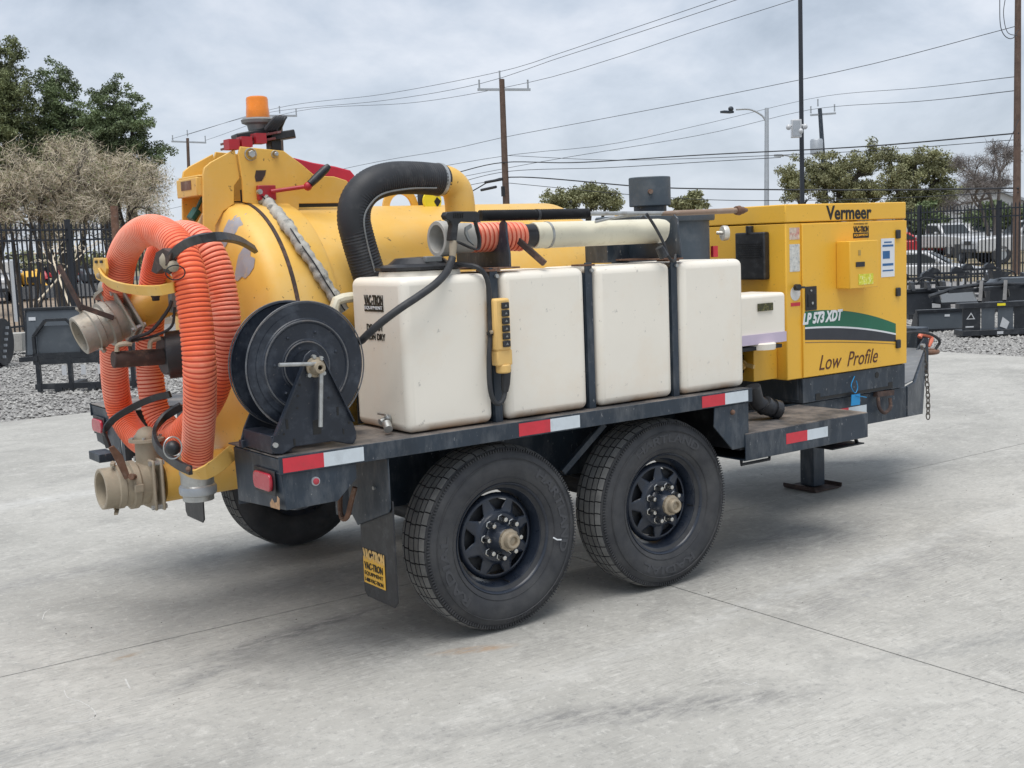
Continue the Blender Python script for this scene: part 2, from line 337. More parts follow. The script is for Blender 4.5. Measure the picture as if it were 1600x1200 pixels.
def letters(s, org, width, height, parent, m, right=XR, up=ZU, nrm=YB, bold=.02, shear=0.0, th=.0015, name='lettering', spacing=1.0, tilt=0.0):
    """flat print: fitted into width x height with its lower left corner at org"""
    mb = text_mb(s, bold, shear, spacing); xs = [v[0] for v in mb.v]; ys = [v[1] for v in mb.v]
    x0, x1, y0, y1 = min(xs), max(xs), min(ys), max(ys); o = Vector(org)
    mb.v = [tuple(o + right*((v[0]-x0)/(x1-x0)*width) + up*((v[1]-y0)/(y1-y0)*height + tilt*(v[0]-x0)/(x1-x0)) + nrm*(th if v[2] > 0 else 0)) for v in mb.v]
    return put(name, mb, m, parent)
def arc_letters(s, rc, h, a0, a1, y, parent, m, cx=0.0, cz=0.0, bold=.03):
    """raised lettering bent round a wheel, from angle a0 to a1 (degrees), seen from -y"""
    mb = text_mb(s, bold); xs = [v[0] for v in mb.v]; ys = [v[1] for v in mb.v]; x0, x1, y0, y1 = min(xs), max(xs), min(ys), max(ys)
    out = []
    for v in mb.v:
        a = R(a0+(a1-a0)*(v[0]-x0)/(x1-x0)); r = rc+h*(v[1]-y0)/(y1-y0)
        sy = float(np.interp(r, [.216,.232,.252,.285,.318,.350,.376], [.045,.030,.014,.004,0,.005,.018]))
        yy = sy+.002 if v[2] <= 0 else sy-.0028
        out.append((cx+r*math.cos(a), yy, cz+r*math.sin(a)))
    mb.v = out; return put('lettering', mb, m, parent)
def ribbon(mb, path, wdir, w, t):
    P = [Vector(q) for q in path]; wd = Vector(wdir).normalized(); n = len(P); vs = []
    for i in range(n):
        T = (P[min(n-1, i+1)]-P[max(0, i-1)]).normalized(); a = (wd-T*wd.dot(T)).normalized(); nn = T.cross(a)
        for (p, q) in ((-1,-1),(1,-1),(1,1),(-1,1)): vs.append(P[i]+a*(p*w/2)+nn*(q*t/2))
    fs = [(3,2,1,0), tuple((n-1)*4+k for k in range(4))]
    for i in range(n-1):
        for k in range(4): fs.append((i*4+k, i*4+(k+1)%4, (i+1)*4+(k+1)%4, (i+1)*4+k))
    return mb.add(vs, fs)
def hose_obj(path, r, pitch, seg, depth, parent):
    o = put('hose', corr_hose(MB(), path, r, pitch, seg, depth), [M_or, M_or_shade], parent, ang=75)
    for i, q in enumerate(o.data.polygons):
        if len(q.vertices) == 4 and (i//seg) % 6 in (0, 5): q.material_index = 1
    return o
def corr_hose(mb, path, r, pitch, seg=20, depth=.09, r1=None):
    n = max(8, int(plen(path)/pitch)); fr = (0, .16, .32, .62, .78, .90)
    pts = spline(path, n*len(fr)+1); rad = []
    for i in range(len(pts)):
        k = i % len(fr); rad.append(r*(1-depth if k in (0,) else (1-depth*.25 if k in (1, 5) else 1.0)))
    return mb.tube(pts, rad, seg)

# ================================================================== SETTING
# slabs, split along the sawn joints that cross near the trailer
apron = put('concrete_slab', MB().box((-14, -12, -.12), (10.8, 9.05, -.02)), M_conc); apron['kind'] = 'structure'
for (x0, x1, y0, y1) in ((-14, .947, -12, .917), (.955, 10.8, -12, .917), (-14, .947, .925, 9.05), (.955, 10.8, .925, 9.05)):
    put('slab_panel', MB().box((x0, y0, -.04), (x1, y1, 0)), M_conc, apron)
def ground_mat(name, a, b, c, s1, s2):
    m = mat(name, a, .95, var=.15, vs=s1, grime=b, ga=.8, gs=s2, glo=.42, ghi=.62, fleck=c, fa=.6, fs=s2*6, bump=.6, bs=40); return m
M_grav = ground_mat('gravel', (.27, .26, .25), (.15, .145, .14), (.5, .49, .47), 2, 9)
M_leafl = ground_mat('leaf litter', (.23, .17, .12), (.34, .28, .21), (.10, .08, .05), .5, 2)
M_grass = ground_mat('dry lawn', (.20, .18, .10), (.30, .22, .15), (.12, .13, .06), .3, 1.2)
M_asph = ground_mat('asphalt', (.09, .09, .092), (.13, .13, .13), (.2, .2, .2), .5, 3)
g = put('ground', MB().box((-700, -700, -.5), (900, 1100, -.06)), M_grass, kind='structure')
def sheet(name, pts, z, m):
    mb = MB(); mb.prism([(p[0], p[1], z) for p in pts], (0, 0, -.05)); return put(name, mb, m, kind='structure')
FL = [(-1.698, 20.225, 0.000), (9.112, 26.003, 0.000)]      # line of the left fence
FR = [(29.764, 21.681, 0.000), (27.903, 12.993, 0.000)]     # line of the right fence
sheet('gravel_yard', [(-30, 8.9), (10.7, 8.9), (10.7, -20), (34, -20), FR[1], FR[0], FL[1], FL[0], (-30, 24)], -.035, M_grav)
sheet('leaf_litter_ground', [FL[0], FL[1], (28.821, 66.113, 0.000), (-1.365, 81.426, 0.000)], -.028, M_leafl)
sheet('street', [(-16.334, 114.336, 0.000), (117.942, 18.725, 0.000), (139.901, 22.868, 0.000), (-18.789, 135.862, 0.000)], -.02, M_asph)
sheet('parking_lot', [(31.659, 25.771, 0.000), (34.669, 21.155, 0.000), (43.598, 27.159, 0.000), (39.498, 32.551, 0.000)], -.02, M_asph)

# small marks and crumbs on the slab
M_scr = mat('chalky scratch', (.56, .555, .53), .9, var=.2, vs=60, grime=(.40, .40, .385), ga=.9, gs=70)
def mark(pts, r_=.0028):
    q = spline(pts, 24); put('scratch_mark', ribbon(MB(), [Vector((a[0], a[1], .0006)) for a in q], (0.3, .9, 0), r_, .001), M_scr, apron)
mark([(-1.693, 0.597, 0.000), (-1.705, 0.503, 0.000), (-1.680, 0.431, 0.000), (-1.666, 0.319, 0.000), (-1.682, 0.239, 0.000), (-1.729, 0.218, 0.000), (-1.782, 0.272, -0.000)]); mark([(-1.444, 1.748, 0.000), (-1.480, 1.701, 0.000), (-1.516, 1.604, 0.000)], .004); mark([(-1.470, 0.552, 0.000), (-1.490, 0.435, 0.000)], .006)
mark([(0.295, -1.062, 0.000), (0.297, -1.098, -0.000), (0.335, -1.097, 0.000)], .003) 
# loose stones on the gravel, real little rocks where the photograph shows them singly
def stones(regions):
    ico = np.array([(0,0,1),(.9,0,.2),(.28,.85,.2),(-.72,.53,.2),(-.72,-.53,.2),(.28,-.85,.2),(0,0,-.6)], float)
    tri = [(0,1,2),(0,2,3),(0,3,4),(0,4,5),(0,5,1),(6,2,1),(6,3,2),(6,4,3),(6,5,4),(6,1,5)]
    V = []; F = []; o = 0
    for (a, b, c, d, n, s) in regions:
        for i in range(n):
            u, v = rng.random(2); p = (np.array(a)*(1-u)+np.array(b)*u)*(1-v)+(np.array(d)*(1-u)+np.array(c)*u)*v
            th = rng.random()*6.28; sc = s*(.5+rng.random()*1.0); ct, st = math.cos(th), math.sin(th)
            q = ico*(1+rng.normal(0, .18, ico.shape))*np.array([sc, sc*.75, sc*.6]); x = q[:,0]*ct-q[:,1]*st; y = q[:,0]*st+q[:,1]*ct
            V.append(np.stack([p[0]+x, p[1]+y, q[:,2]-.03+sc*.3], 1)); F += [(t[0]+o, t[1]+o, t[2]+o) for t in tri]; o += 7
    mb = MB(); mb.v = [tuple(r) for r in np.concatenate(V).tolist()]; mb.f = F; return mb
M_bark_grit = mat('dark grit', (.17, .16, .14), .9, var=.4, vs=30)
rocks = stones([((-4.5, 9.1), (4.0, 9.1), (6.5, 15.5), (-3.5, 16), 16000, .030), ((-3, 15.5), (6.5, 15.5), (9, 21), (-1, 20), 5500, .036), ((10.85, 7.5), (10.85, 2.5), (19, 4.5), (17, 11), 16000, .032)])
M_stone = mat('crushed stone', (.25, .245, .235), .9, var=.5, vs=16, grime=(.50, .49, .46), ga=.85, gs=22, glo=.5, ghi=.6)
me = bpy.data.meshes.new('gravel_stones'); me.from_pydata(rocks.v, [], rocks.f); me.materials.append(M_stone)
cr_ = stones([((-1.8, 1.0), (3.0, -1.8), (9.5, 2.0), (1.0, 8.5), 500, .0035), ((-1.5, .2), (1.0, -1.9), (4, 0), (0, 3), 200, .0022)])
cme = bpy.data.meshes.new('grit'); cme.from_pydata([(a, b, c+.03) for a, b, c in cr_.v], [], cr_.f); cme.materials.append(M_bark_grit)
co = bpy.data.objects.new('grit', cme); COL.objects.link(co); co['kind'] = 'stuff'; co['label'] = 'scattered dark grit and crumbs on the concrete'
o = bpy.data.objects.new('gravel_stones', me); COL.objects.link(o); o['kind'] = 'stuff'; o['label'] = 'loose pale crushed stones scattered along the edge of the concrete'

# ================================================================== TRAILER
YC = 1.108
TR = thing('vacuum_trailer', 'yellow and black twin axle vacuum excavator trailer with white water tanks standing on the concrete', 'trailer', (1.0, YC, 0), world=True)
def part(name, mb, m, bevel=0, **k): return put(name, mb, m, TR, bevel, **k)

# ---- wheels (local: centre at origin, outer face towards -y)
def wheel_meshes():
    t = MB(); half = [(.045,.216),(.030,.232),(.014,.252),(.004,.285),(0,.318),(.005,.350),(.018,.376),(.030,.386)]
    prof = half + [(.040,.3865),(.195,.3865)] + [(.235-a, r) for a, r in reversed(half)]
    t.lathe([(a, r) for a, r in prof], (0,0,0), (0,1,0), 96)
    N = 46; ribs = [(.030,.058,.0),(.0615,.085,.5),(.0885,.1465,.25),(.150,.1735,.5),(.177,.205,.0)]
    ribs = [(.030,.058,.0),(.0655,.094,.3),(.1015,.1335,.6),(.141,.1695,.3),(.177,.205,.0)]
    for (y0, y1, ph) in ribs:
        for k in range(N):
            a0 = 2*math.pi*(k+ph*.25+.05)/N; a1 = 2*math.pi*(k+ph*.25+.95)/N; vs = []
            r0a = .3995 if y0 > .04 else .3915; r1a = .3995 if y1 < .19 else .3915
            for a in (a0, (a0+a1)/2, a1):
                for (yy, rr) in ((y0, .381), (y0, r0a), (y1, r1a), (y1, .381)): vs.append((math.cos(a)*rr, yy, math.sin(a)*rr))
            fs = []
            for i in (0, 1):
                for j in range(3): fs.append((i*4+j, i*4+j+1, (i+1)*4+j+1, (i+1)*4+j))
            fs += [(0,1,2,3), (11,10,9,8)]; t.add(vs, fs)
    # shoulder ribs of the sidewall
    sh = MB()
    for k in range(180):
        a = 2*math.pi*k/180; sh.obox((math.cos(a)*.380, .0165, math.sin(a)*.380), (.014, .007, .0045), Matrix.Rotation(-a, 3, 'Y'))
    for rr in (.262, .345): sh.lathe([(.0, rr-.002), (-.0025 + (.0 if rr > .3 else .009), rr), (.0, rr+.002)] if rr > .3 else [(.011, rr-.002),(.0075, rr),(.011, rr+.002)], (0,0,0), (0,1,0), 96)
    r = MB()
    r.lathe([(.030,.229),(.022,.234),(.020,.238),(.024,.240),(.034,.238),(.045,.226),(.050,.214),(.062,.208),(.075,.202),(.10,.197),(.20,.197),(.215,.225)], (0,0,0), (0,1,0), 72)
    # pierced disc: eight windows
    S = 8; sub = 3; rings = [.190,.172,.166,.150,.134,.120,.112,.104,.092,.06]; yy = [.088,.074,.073,.071,.068,.066,.062,.054,.052,.052]
    vs = []; fs = []
    wf = lambda q: .30+.46*max(0, min(1, (q-.120)/.046)) 
    cols = []
    for s in range(S):
        for c in range(10): cols.append((s, c))
    for i, q in enumerate(rings):
        for (s, c) in cols:
            wv = wf(q) ; seq = [-1, -.5-wv/2, -wv, -wv*.5, 0, wv*.5, wv, .5+wv/2]
            if c < 8:
                u = seq[c]; a = 2*math.pi*(s+(u+1)/2)/S
                vs.append((math.cos(a)*q, yy[i], math.sin(a)*q))
    nc = S*8
    for i in range(len(rings)-1):
        for k in range(nc):
            c = k % 8
            if 2 <= c <= 5 and 2 <= i <= 4: continue
            fs.append((i*nc+k, i*nc+(k+1) % nc, (i+1)*nc+(k+1) % nc, (i+1)*nc+k))
    d = MB().add(vs, fs)
    h = MB(); h.lathe([(.052,.070),(.048,.066),(.02,.058),(-.005,.050),(-.012,.044)], (0,0,0), (0,1,0), 32)
    cp = MB(); cp.lathe([(-.008,.046),(-.022,.046),(-.028,.036),(-.046,.035),(-.054,.031),(-.056,.026),(-.054,.020),(-.044,.018),(-.046,.008),(-.047,0)], (0,0,0), (0,1,0), 32)
    for k in range(10):
        a = 2*math.pi*k/10; cp.obox((math.cos(a)*.045, -.017, math.sin(a)*.045), (.006, .012, .008), Matrix.Rotation(-a, 3, 'Y'))
    n = MB(); n.lathe([(.054,.0175),(.046,.0175),(.044,.0145),(.016,.0135),(.008,.010),(.006,0)], (0,0,0), (0,1,0), 6)
    return t, sh, r, d, h, cp, n
tM, shM, rM, dM, hM, cM, nM = wheel_meshes()
def wheel_parts(w_):
    ty = put('tyre', tM, [M_rub, M_trd], w_, ang=28)
    for p in ty.data.polygons:
        c = p.center
        if math.hypot(c.x, c.z) > .3905 and .028 < c.y < .206: p.material_index = 1
    put('sidewall_rib', shM, M_rub, w_, kind='stuff')
    dd = put('wheel_disc', dM, M_rim, w_, ang=30); sm = dd.modifiers.new('s', 'SOLIDIFY'); sm.thickness = .006; sm.offset = -1
    put('hub', hM, M_rim, w_); put('hub_cap', cM, M_cap, w_)
    nm = None
    for k in range(8):
        a = 2*math.pi*(k+.5)/8
        nn = put('lug_nut', nM, M_chr, w_, ang=20) if nm is None else bpy.data.objects.new('lug_nut', nm)
        if nm is None: nm = nn.data
        else: COL.objects.link(nn); nn.parent = w_
        nn.location = (math.cos(a)*.0826, 0, math.sin(a)*.0826)
    vs_ = put('valve_stem', MB().tube([(.192, .075, -.035), (.195, .03, -.036)], [.004, .0035], 8), M_blkp, w_)
    arc_letters('HARTLAND', .293, .040, 128, 52, .0035, w_, M_let)
    arc_letters('RADIAL', .293, .038, 302, 240, .0035, w_, M_let)
    arc_letters('ST235/80R16', .352, .014, 30, -20, .0025, w_, M_let, bold=.02)
def dup_wheel(src_, x, y, flip, spin):
    c = src_.copy(); COL.objects.link(c); c.parent = TR; c.matrix_parent_inverse = Matrix.Translation(-Vector(TR['rootloc'][:]))
    c.location = (x, y, .4); c.rotation_euler = (0, spin, math.pi if flip else 0)
    for ch in list(src_.children):
        d_ = ch.copy(); COL.objects.link(d_); d_.parent = c
    return c
w0 = put('wheel', rM, M_rim, TR, ang=40); w0.location = (.9303, 0, .4); w0.rotation_euler = (0, R(2), 0); wheel_parts(w0)
dup_wheel(w0, 0, 0, False, R(72))
dup_wheel(w0, 0, 2.216, True, R(20)); dup_wheel(w0, .9303, 2.216, True, R(50))
w0['label'] = 'front wheel on the near side with raised tyre lettering'

part('chalk_mark', ribbon(MB(), [(.245, -.003, .365), (.265, -.0035, .352), (.290, -.003, .347)], (0, 0, 1), .006, .001), M_wht)
# ---- fender decks, both sides
def side(y, sgn):   # sgn -1 near side: outer edge at y = -.05
    return y if sgn < 0 else 2.216-y
ZD = .900
for sgn in (-1, 1):
    Y = lambda y: side(y, sgn)
    part('fender_deck', MB().box((-1.03, Y(-.046), ZD-.006), (1.445, Y(.43), ZD)), M_top, .002)
    part('side_channel', MB().box((-1.034, Y(-.052), ZD-.066), (1.45, Y(-.045), ZD+.001)).box((-1.03, Y(-.045), ZD-.066), (1.445, Y(-.01), ZD-.061)), M_blk, .0015)
    # rear light box
    part('light_box', MB().prism([(-1.030, Y(-.043), ZD-.01), (-1.030, Y(.38), ZD-.01), (-1.022, Y(.38), .672), (-1.012, Y(-.043), .698)], (.005, 0, 0))
         .prism([(-1.025, Y(-.043), ZD-.067), (-1.010, Y(-.043), .698), (-.80, Y(-.043), .700), (-.715, Y(-.043), .775), (-.715, Y(-.043), ZD-.067)], (0, -sgn*.006, 0))
         .box((-1.02, Y(.385), .655), (-.83, Y(.391), ZD-.01)), M_blk, .002, label='scuffed black rear light box' if sgn < 0 else None)
    if sgn < 0: part('rust_patch', MB().prism([(-1.0345, .045, .700), (-1.033, -.030, .702), (-1.034, -.036, .745), (-1.035, -.020, .752), (-1.0345, -.012, .728), (-1.0345, .01, .722), (-1.0345, .03, .735), (-1.0345, .05, .715)], (-.0008, 0, 0)), mat('bare rusty scrape', (.42, .26, .15), .8, var=.3, vs=60))
    tl = part('tail_light', MB().obox((-1.034, Y(.085), .795), (.004, .185, .095)), M_blkp, .002)
    put('lens', MB().prism([(-1.036, Y(.085)+(.045+.033*abs(math.cos(a))**.6)*(1 if math.cos(a) > 0 else -1), .796+.034*math.sin(a)) for a in [2*math.pi*(k+.5)/20 for k in range(20)]], (-.014, 0, 0)), M_lens, tl, .004, seg=3)
    mk = part('marker_light', MB().cyl((-.89, Y(-.043), .79), (-.89, Y(-.050), .79), .017), M_gal)
    put('lens', MB().lathe([(0, .012), (.004, .012), (.006, .008), (.007, 0)], (-.89, Y(-.0505), .79), (0, sgn, 0), 20), M_lens, mk)
    # flap bracket and mud flap
    part('flap_bracket', MB().prism([(-.578, Y(-.045), ZD-.068), (-.578, Y(.30), ZD-.068), (-.578, Y(.30), .575), (-.578, Y(.235), .52), (-.578, Y(-.03), .615), (-.578, Y(-.045), .635)], (.006, 0, 0)), M_blk, .003)
    mf = part('mud_flap', MB().prism([(-.568, Y(-.045), .66), (-.568, Y(.235), .66), (-.568, Y(.225), .245), (-.568, Y(.20), .225), (-.568, Y(-.02), .225), (-.568, Y(-.045), .25)], (.008, 0, 0)), M_gry if False else M_blkp, .003)
    put('bolt', MB().cyl((-.579, Y(.07), .70), (-.587, Y(.07), .70), .008, 8), M_zinc, mf)
    if sgn < 0:
        put('label_plate', MB().box((-.5695, .225-.01, .285), (-.5705, .225-.185, .395)), mat('label yellow', (.85, .48, .05), .4, grime=(.5, .3, .08), ga=.5, gs=30), mf)
        letters('VAC-TRON', (-.5708, .213, .385), .175, .045, mf, M_pend, right=YB, nrm=-XR, bold=.05)
        letters('VAC-TRON', (-.5712, .205, .345), .15, .03, mf, M_ink, right=YB, nrm=-XR, bold=.02)
        letters('EQUIPMENT', (-.5712, .205, .318), .15, .018, mf, M_ink, right=YB, nrm=-XR, bold=.0)
        letters('1-888-VAC-TRON', (-.5712, .205, .293), .15, .016, mf, M_ink, right=YB, nrm=-XR, bold=.01)
        ck = part('tie_down_loop', MB().tube(spline([(-.63, .14, .70), (-.64, .16, .64), (-.645, .19, .575), (-.645, .235, .56), (-.64, .26, .60), (-.63, .26, .70)], 20), .011, 8), M_rust)
        for (x0, x1, m_, nm) in ((-1.020, -0.854, M_tapr, 'r'), (-0.854, -0.685, M_tapw, 'w'),
                             (0.049, 0.214, M_tapr, 'r'), (0.214, 0.375, M_tapw, 'w'),
                             (1.110, 1.262, M_tapr, 'r'), (1.262, 1.419, M_tapw, 'w')):
            part('reflective_tape', MB().box((x0, -.0525, ZD-.060), (x1, -.0533, ZD-.006)), m_, label='red reflective tape' if nm == 'r' else 'white reflective tape')
# ---- chassis
for y0 in (.42, 1.73):
    part('frame_rail', MB().box((-.55, y0, .52), (1.44, y0+.06, .885)).box((1.44, y0, .50), (3.30, y0+.06, .680)).box((1.44, y0, .495), (3.32, y0+.09, .505)), M_blk, .003)
for (x0, x1, z0, z1) in ((-.50, -.43, .70, .86), (-.1, -.02, .70, .86), (.9, .98, .7, .86), (2.33, 2.41, .52, .67), (3.2, 3.28, .52, .67)):
    part('cross_member', MB().box((x0, .48, z0), (x1, 1.73, z1)), M_dark, .003)
for x in (0, .9303):
    part('axle', MB().cyl((x, .06, .4), (x, 2.156, .4), .045, 16), M_dark)
    for y in (.50, 1.72):
        part('leaf_spring', MB().tube(spline([(x-.42, y, .60), (x-.2, y, .52), (x, y, .47), (x+.2, y, .52), (x+.42, y, .60)], 13), .022, 6), M_dark)
    for y in (.10, 2.02): part('brake_drum', MB().cyl((x, y, .4), (x, y+.09, .4), .16, 28), M_dark)
part('brace', MB().bar((0.462, 0.200, 0.594), (0.684, 0.160, 0.796), .035, .03), M_blk, .004)
part('gusset_plate', MB().prism([(1.201, -.044, ZD-.068), (1.195, -0.044, 0.737), (1.317, -0.044, 0.612), (1.43, -.044, .615), (1.43, -.044, ZD-.068)], (0, .008, 0)), M_blk, .003)
part('gusset_bolt', MB().sph((1.317, -.047, 0.796), .013, 10), M_rust)
part('bulkhead', MB().box((1.38, -.03, .60), (1.43, .42, .835)), M_dark)
# ---- front step box
sb = part('step_box', MB().box((1.40, -.05, .548), (2.325, -.043, .675)).box((2.318, -.043, .548), (2.325, .418, .675)).box((1.40, -.043, .545), (2.318, .418, .552)), M_blk, .002)
put('step_top', MB().box((1.402, -.049, .675), (2.324, .418, .681)), M_top, sb, .002)
for (x0, x1, m_, nm) in ((1.688, 1.845, M_tapr, 'red reflective tape'), (1.845, 2.002, M_tapw, 'white reflective tape')):
    put('reflective_tape', MB().box((x0, -.0505, .592), (x1, -.0513, .645)), m_, sb, label=nm)
part('lower_step', MB().box((2.10, .0, .50), (2.36, .30, .508)).bar((2.33, .02, .50), (2.30, .02, .55), .02, .01).bar((2.30, .28, .50), (2.28, .28, .55), .02, .01), M_dark, .002)
part('rear_step_hook', MB().tube([(1.42, .0, .545), (1.42, .0, .52), (1.62, .0, .52), (1.62, .0, .545)], .008, 8), M_dark)
# ---- jack
part('jack_leg', MB().box((3.06, .945, .02), (3.17, 1.055, .60)), M_blk, .006)
jf = part('jack_foot', MB().box((2.99, .87, .004), (3.24, 1.13, .014)).box((2.985, .868, .012), (2.995, 1.132, .034)).box((3.235, .868, .012), (3.245, 1.132, .034)), M_rdk, .002)
# ---- tongue
tg = part('tongue', MB().prism([(3.30, .415, .682), (3.30, .415, .497), (3.60, .52, .47), (4.20, .93, .62), (4.33, 1.02, .80), (4.20, .93, .80), (3.45, .47, .69)], (.0, .02, 0))
     .prism([(3.30, 1.80, .682), (3.30, 1.80, .497), (3.60, 1.70, .47), (4.20, 1.29, .62), (4.33, 1.20, .80), (4.20, 1.29, .80), (3.45, 1.75, .69)], (.0, -.02, 0)), M_blk, .002)
put('tongue_plate', MB().prism([(3.28, .44, .684), (3.44, .48, .70), (4.20, .94, .805), (4.20, 1.28, .805), (3.44, 1.74, .70), (3.28, 1.78, .684)], (0, 0, .008)), mat('scuffed grey plate', (.20, .21, .22), .4, grime=(.32, .33, .33), ga=.6, gs=10), tg)
part('coupler', MB().box((4.20, 1.0, .62), (4.34, 1.22, .95)).box((4.33, 1.03, .66), (4.38, 1.19, .90)), M_blk, .006)
part('pintle_eye', MB().tube([(4.47+.07*math.cos(a), 1.108+.07*math.sin(a), .76) for a in [k*math.pi/10 for k in range(20)]], .018, 8, closed=True), M_rust)
part('tongue_cable', MB().tube(spline([(3.9, 1.0, .84), (4.0, .95, .93), (4.2, .92, .92), (4.32, .90, .86), (4.30, .92, .80)], 24), .010, 8), M_bhose)
dr = part('d_ring', MB().tube(spline([(2.985, 0.390, 0.652), (2.977, 0.375, 0.593), (3.018, 0.370, 0.558), (3.079, 0.375, 0.581), (3.099, 0.390, 0.635)], 20), .011, 8).bar((2.981, 0.405, 0.670), (3.138, 0.405, 0.665), .03, .03), M_rdk)
for (x0, x1, m_, nm) in ((2.639, 2.752, M_tapr, 'red reflective tape'), (2.752, 2.915, M_tapw, 'white reflective tape')):
    part('reflective_tape', MB().box((x0, .4175, .56), (x1, .4185, .615)), m_, label=nm)
# safety chains: every link its own piece
def chain(path, link, parent_name, hook=None):
    n = int(plen(path)/(link*.72)); pts = spline(path, n+1)
    root_ = part(parent_name, MB().cyl(pts[0]+Vector((0,-.012,0)), pts[0]+Vector((0,.012,0)), .014, 10), M_zinc)
    for i in range(n):
        c = (pts[i]+pts[i+1])/2; d_ = (pts[i+1]-pts[i]).normalized(); up = Vector((0, 1, 0)); s = d_.cross(up).normalized(); u2 = s.cross(d_)
        if i % 2: s, u2 = u2, s
        h = link*.38; q = []
        for k in range(12):
            a = 2*math.pi*k/12; q.append(c + d_*(math.cos(a)*link*.5) + s*(math.sin(a)*link*.28))
        put('chain_link', MB().tube(q, link*.085, 5, closed=True), M_chainm, root_)
    return root_
M_chainm = mat('chain steel', (.13, .11, .09), .55, .4, var=.3, vs=60)
chain([(4.174, 0.930, 0.836), (4.182, 0.910, 0.660), (4.189, 0.900, 0.484), (4.190, 0.900, 0.333)], .05, 'safety_chain')
for (a, b_, c_) in (((4.237, 0.980, 0.908), (4.324, 0.970, 0.879), (4.274, 0.950, 0.818)), ((4.458, 1.250, 0.885), (4.517, 1.250, 0.867), (4.510, 1.250, 0.830))):
    part('hook', MB().tube(spline([Vector(a)+Vector((-.03, 0, -.02)), a, b_, c_], 14), [.016]*10+[.015, .013, .011, .008], 8), M_orp)
part('hook_bracket', MB().prism([(4.145, 0.960, 0.572), (4.252, 0.960, 0.806), (4.288, 0.960, 0.869), (4.230, 0.960, 0.883), (4.159, 0.960, 0.814), (4.046, 0.960, 0.648)], (0, .012, 0)), M_blk, .002)

# ---- water tanks
TK = [(-.445, -.030), (.038, .480), (.543, .990), (1.050, 1.468)]
for i, (x0, x1) in enumerate(TK):
    mb = MB(); mb.box((x0, .008, ZD+.004), (x1, .44, 1.525))
    o = put('water_tank', mb, M_poly, TR, .034, seg=5); add = None
    if i == 0:
        put('tank_dome', MB().lathe([(0, .175), (.03, .168), (.034, .15)], (-.22, .24, 1.515), (0,0,1), 40), M_poly, o)
        ld = put('tank_lid', MB().lathe([(.0, .185), (.012, .187), (.018, .17), (.024, .13), (.048, .10), (.052, .0)], (-.22, .24, 1.55), (0,0,1), 12), M_blkp, o, ang=20)
        put('lid_notch', MB().box((-.26, .12, 1.578), (-.18, .145, 1.603)), M_gryp, o, .004)
        xr = x0-.0015
        letters('VAC-TRON', (xr, 0.317, 1.414), .155, .042, o, M_ink, right=YB, nrm=-XR, bold=.035)
        z = 1.388; y1 = 0.317
        put('logo_bar', MB().box((xr, y1, z), (xr-.001, y1-.157, z+.028)), M_ink, o)
        letters('EQUIPMENT', (xr-.0012, y1-.005, z+.006), .145, .016, o, M_wht, right=YB, nrm=-XR, bold=.01)
        y2 = 0.306
        letters('DO NOT', (xr, y2, 1.309), .135, .028, o, M_ink, right=YB, nrm=-XR, bold=.03)
        letters('RUN DRY', (xr, y2, 1.271), .150, .028, o, M_ink, right=YB, nrm=-XR, bold=.03)
        tp = put('drain_tap', MB().cyl((x0-.002, 0.150, .955), (x0-.05, 0.150, .945), .014, 12).cyl((x0-.045, .105, .945), (x0-.055, .075, .925), .018, 12).obox((x0-.03, .15, .975), (.012, .09, .008)).sph((x0-.03, .12, .965), .016, 10), M_zinc, o)
    # raised back portion and lower edge staining comes from the material
for i, x in enumerate((.004, .5115, 1.020)):
    ts = part('tank_strap', MB().box((x-.019, .022, ZD), (x+.019, .030, 1.545)).box((x-.022, .030, ZD), (x-.016, .40, 1.5)).box((x+.016, .030, ZD), (x+.022, .40, 1.5)), M_blk, .001)
    put('strap_tab', MB().box((x-.035, .02, 1.530), (x+.035, .10, 1.538)), M_rust, ts, .001)
    put('strap_bolt', MB().cyl((x+.01, .018, 1.51), (x+.01, .008, 1.51), .009, 8), M_zinc, ts)
part('inner_panel', MB().box((-.43, .455, ZD), (1.46, .462, 1.30)), M_dark)
# sight pipe behind the first tank
part('filler_pipe', MB().tube(spline([(-.36, .47, 1.44), (-.44, .475, 1.44), (-.50, .475, 1.42), (-.505, .475, 1.30), (-.505, .475, .93)], 20), .022, 10), M_cream)

# ---- vacuum tank
TZ, TRD = 1.272, .575
vt = part('vacuum_tank', MB().lathe([(-.44, TRD), (1.08, TRD), (1.16, .54), (1.22, .42), (1.25, .2), (1.255, 0)], (0, YC, TZ), (1,0,0), 96), M_yel)
put('flange_band', MB().lathe([(-.64, .55), (-.638, .603), (-.635, .606), (-.46, .606), (-.45, .600), (-.44, .57)], (0, YC, TZ), (1,0,0), 96), M_yel, vt)
DP = [(-.652, .603), (-.70, .602), (-.735, .590), (-.760, .565), (-.785, .50), (-.80, .42), (-.815, .22), (-.82, 0)]
put('rear_door', MB().lathe(DP, (0, YC, TZ), (1,0,0), 96), M_yel, vt)
put('door_gasket', MB().lathe([(-.654, .59), (-.653, .6075), (-.636, .6075), (-.636, .59)], (0, YC, TZ), (1,0,0), 96), M_rdk, vt)
def door_x(y, z):
    r = math.hypot(y-YC, z-TZ)
    for (a, ra), (b_, rb) in zip(DP, DP[1:]):
        if rb <= r <= ra: return a+(b_-a)*(ra-r)/(ra-rb)
    return DP[0][0]
M_peel = mat('bare grey patch', (.34, .35, .38), .5, var=.1, vs=12, grime=(.62, .42, .18), ga=.5, gs=20)
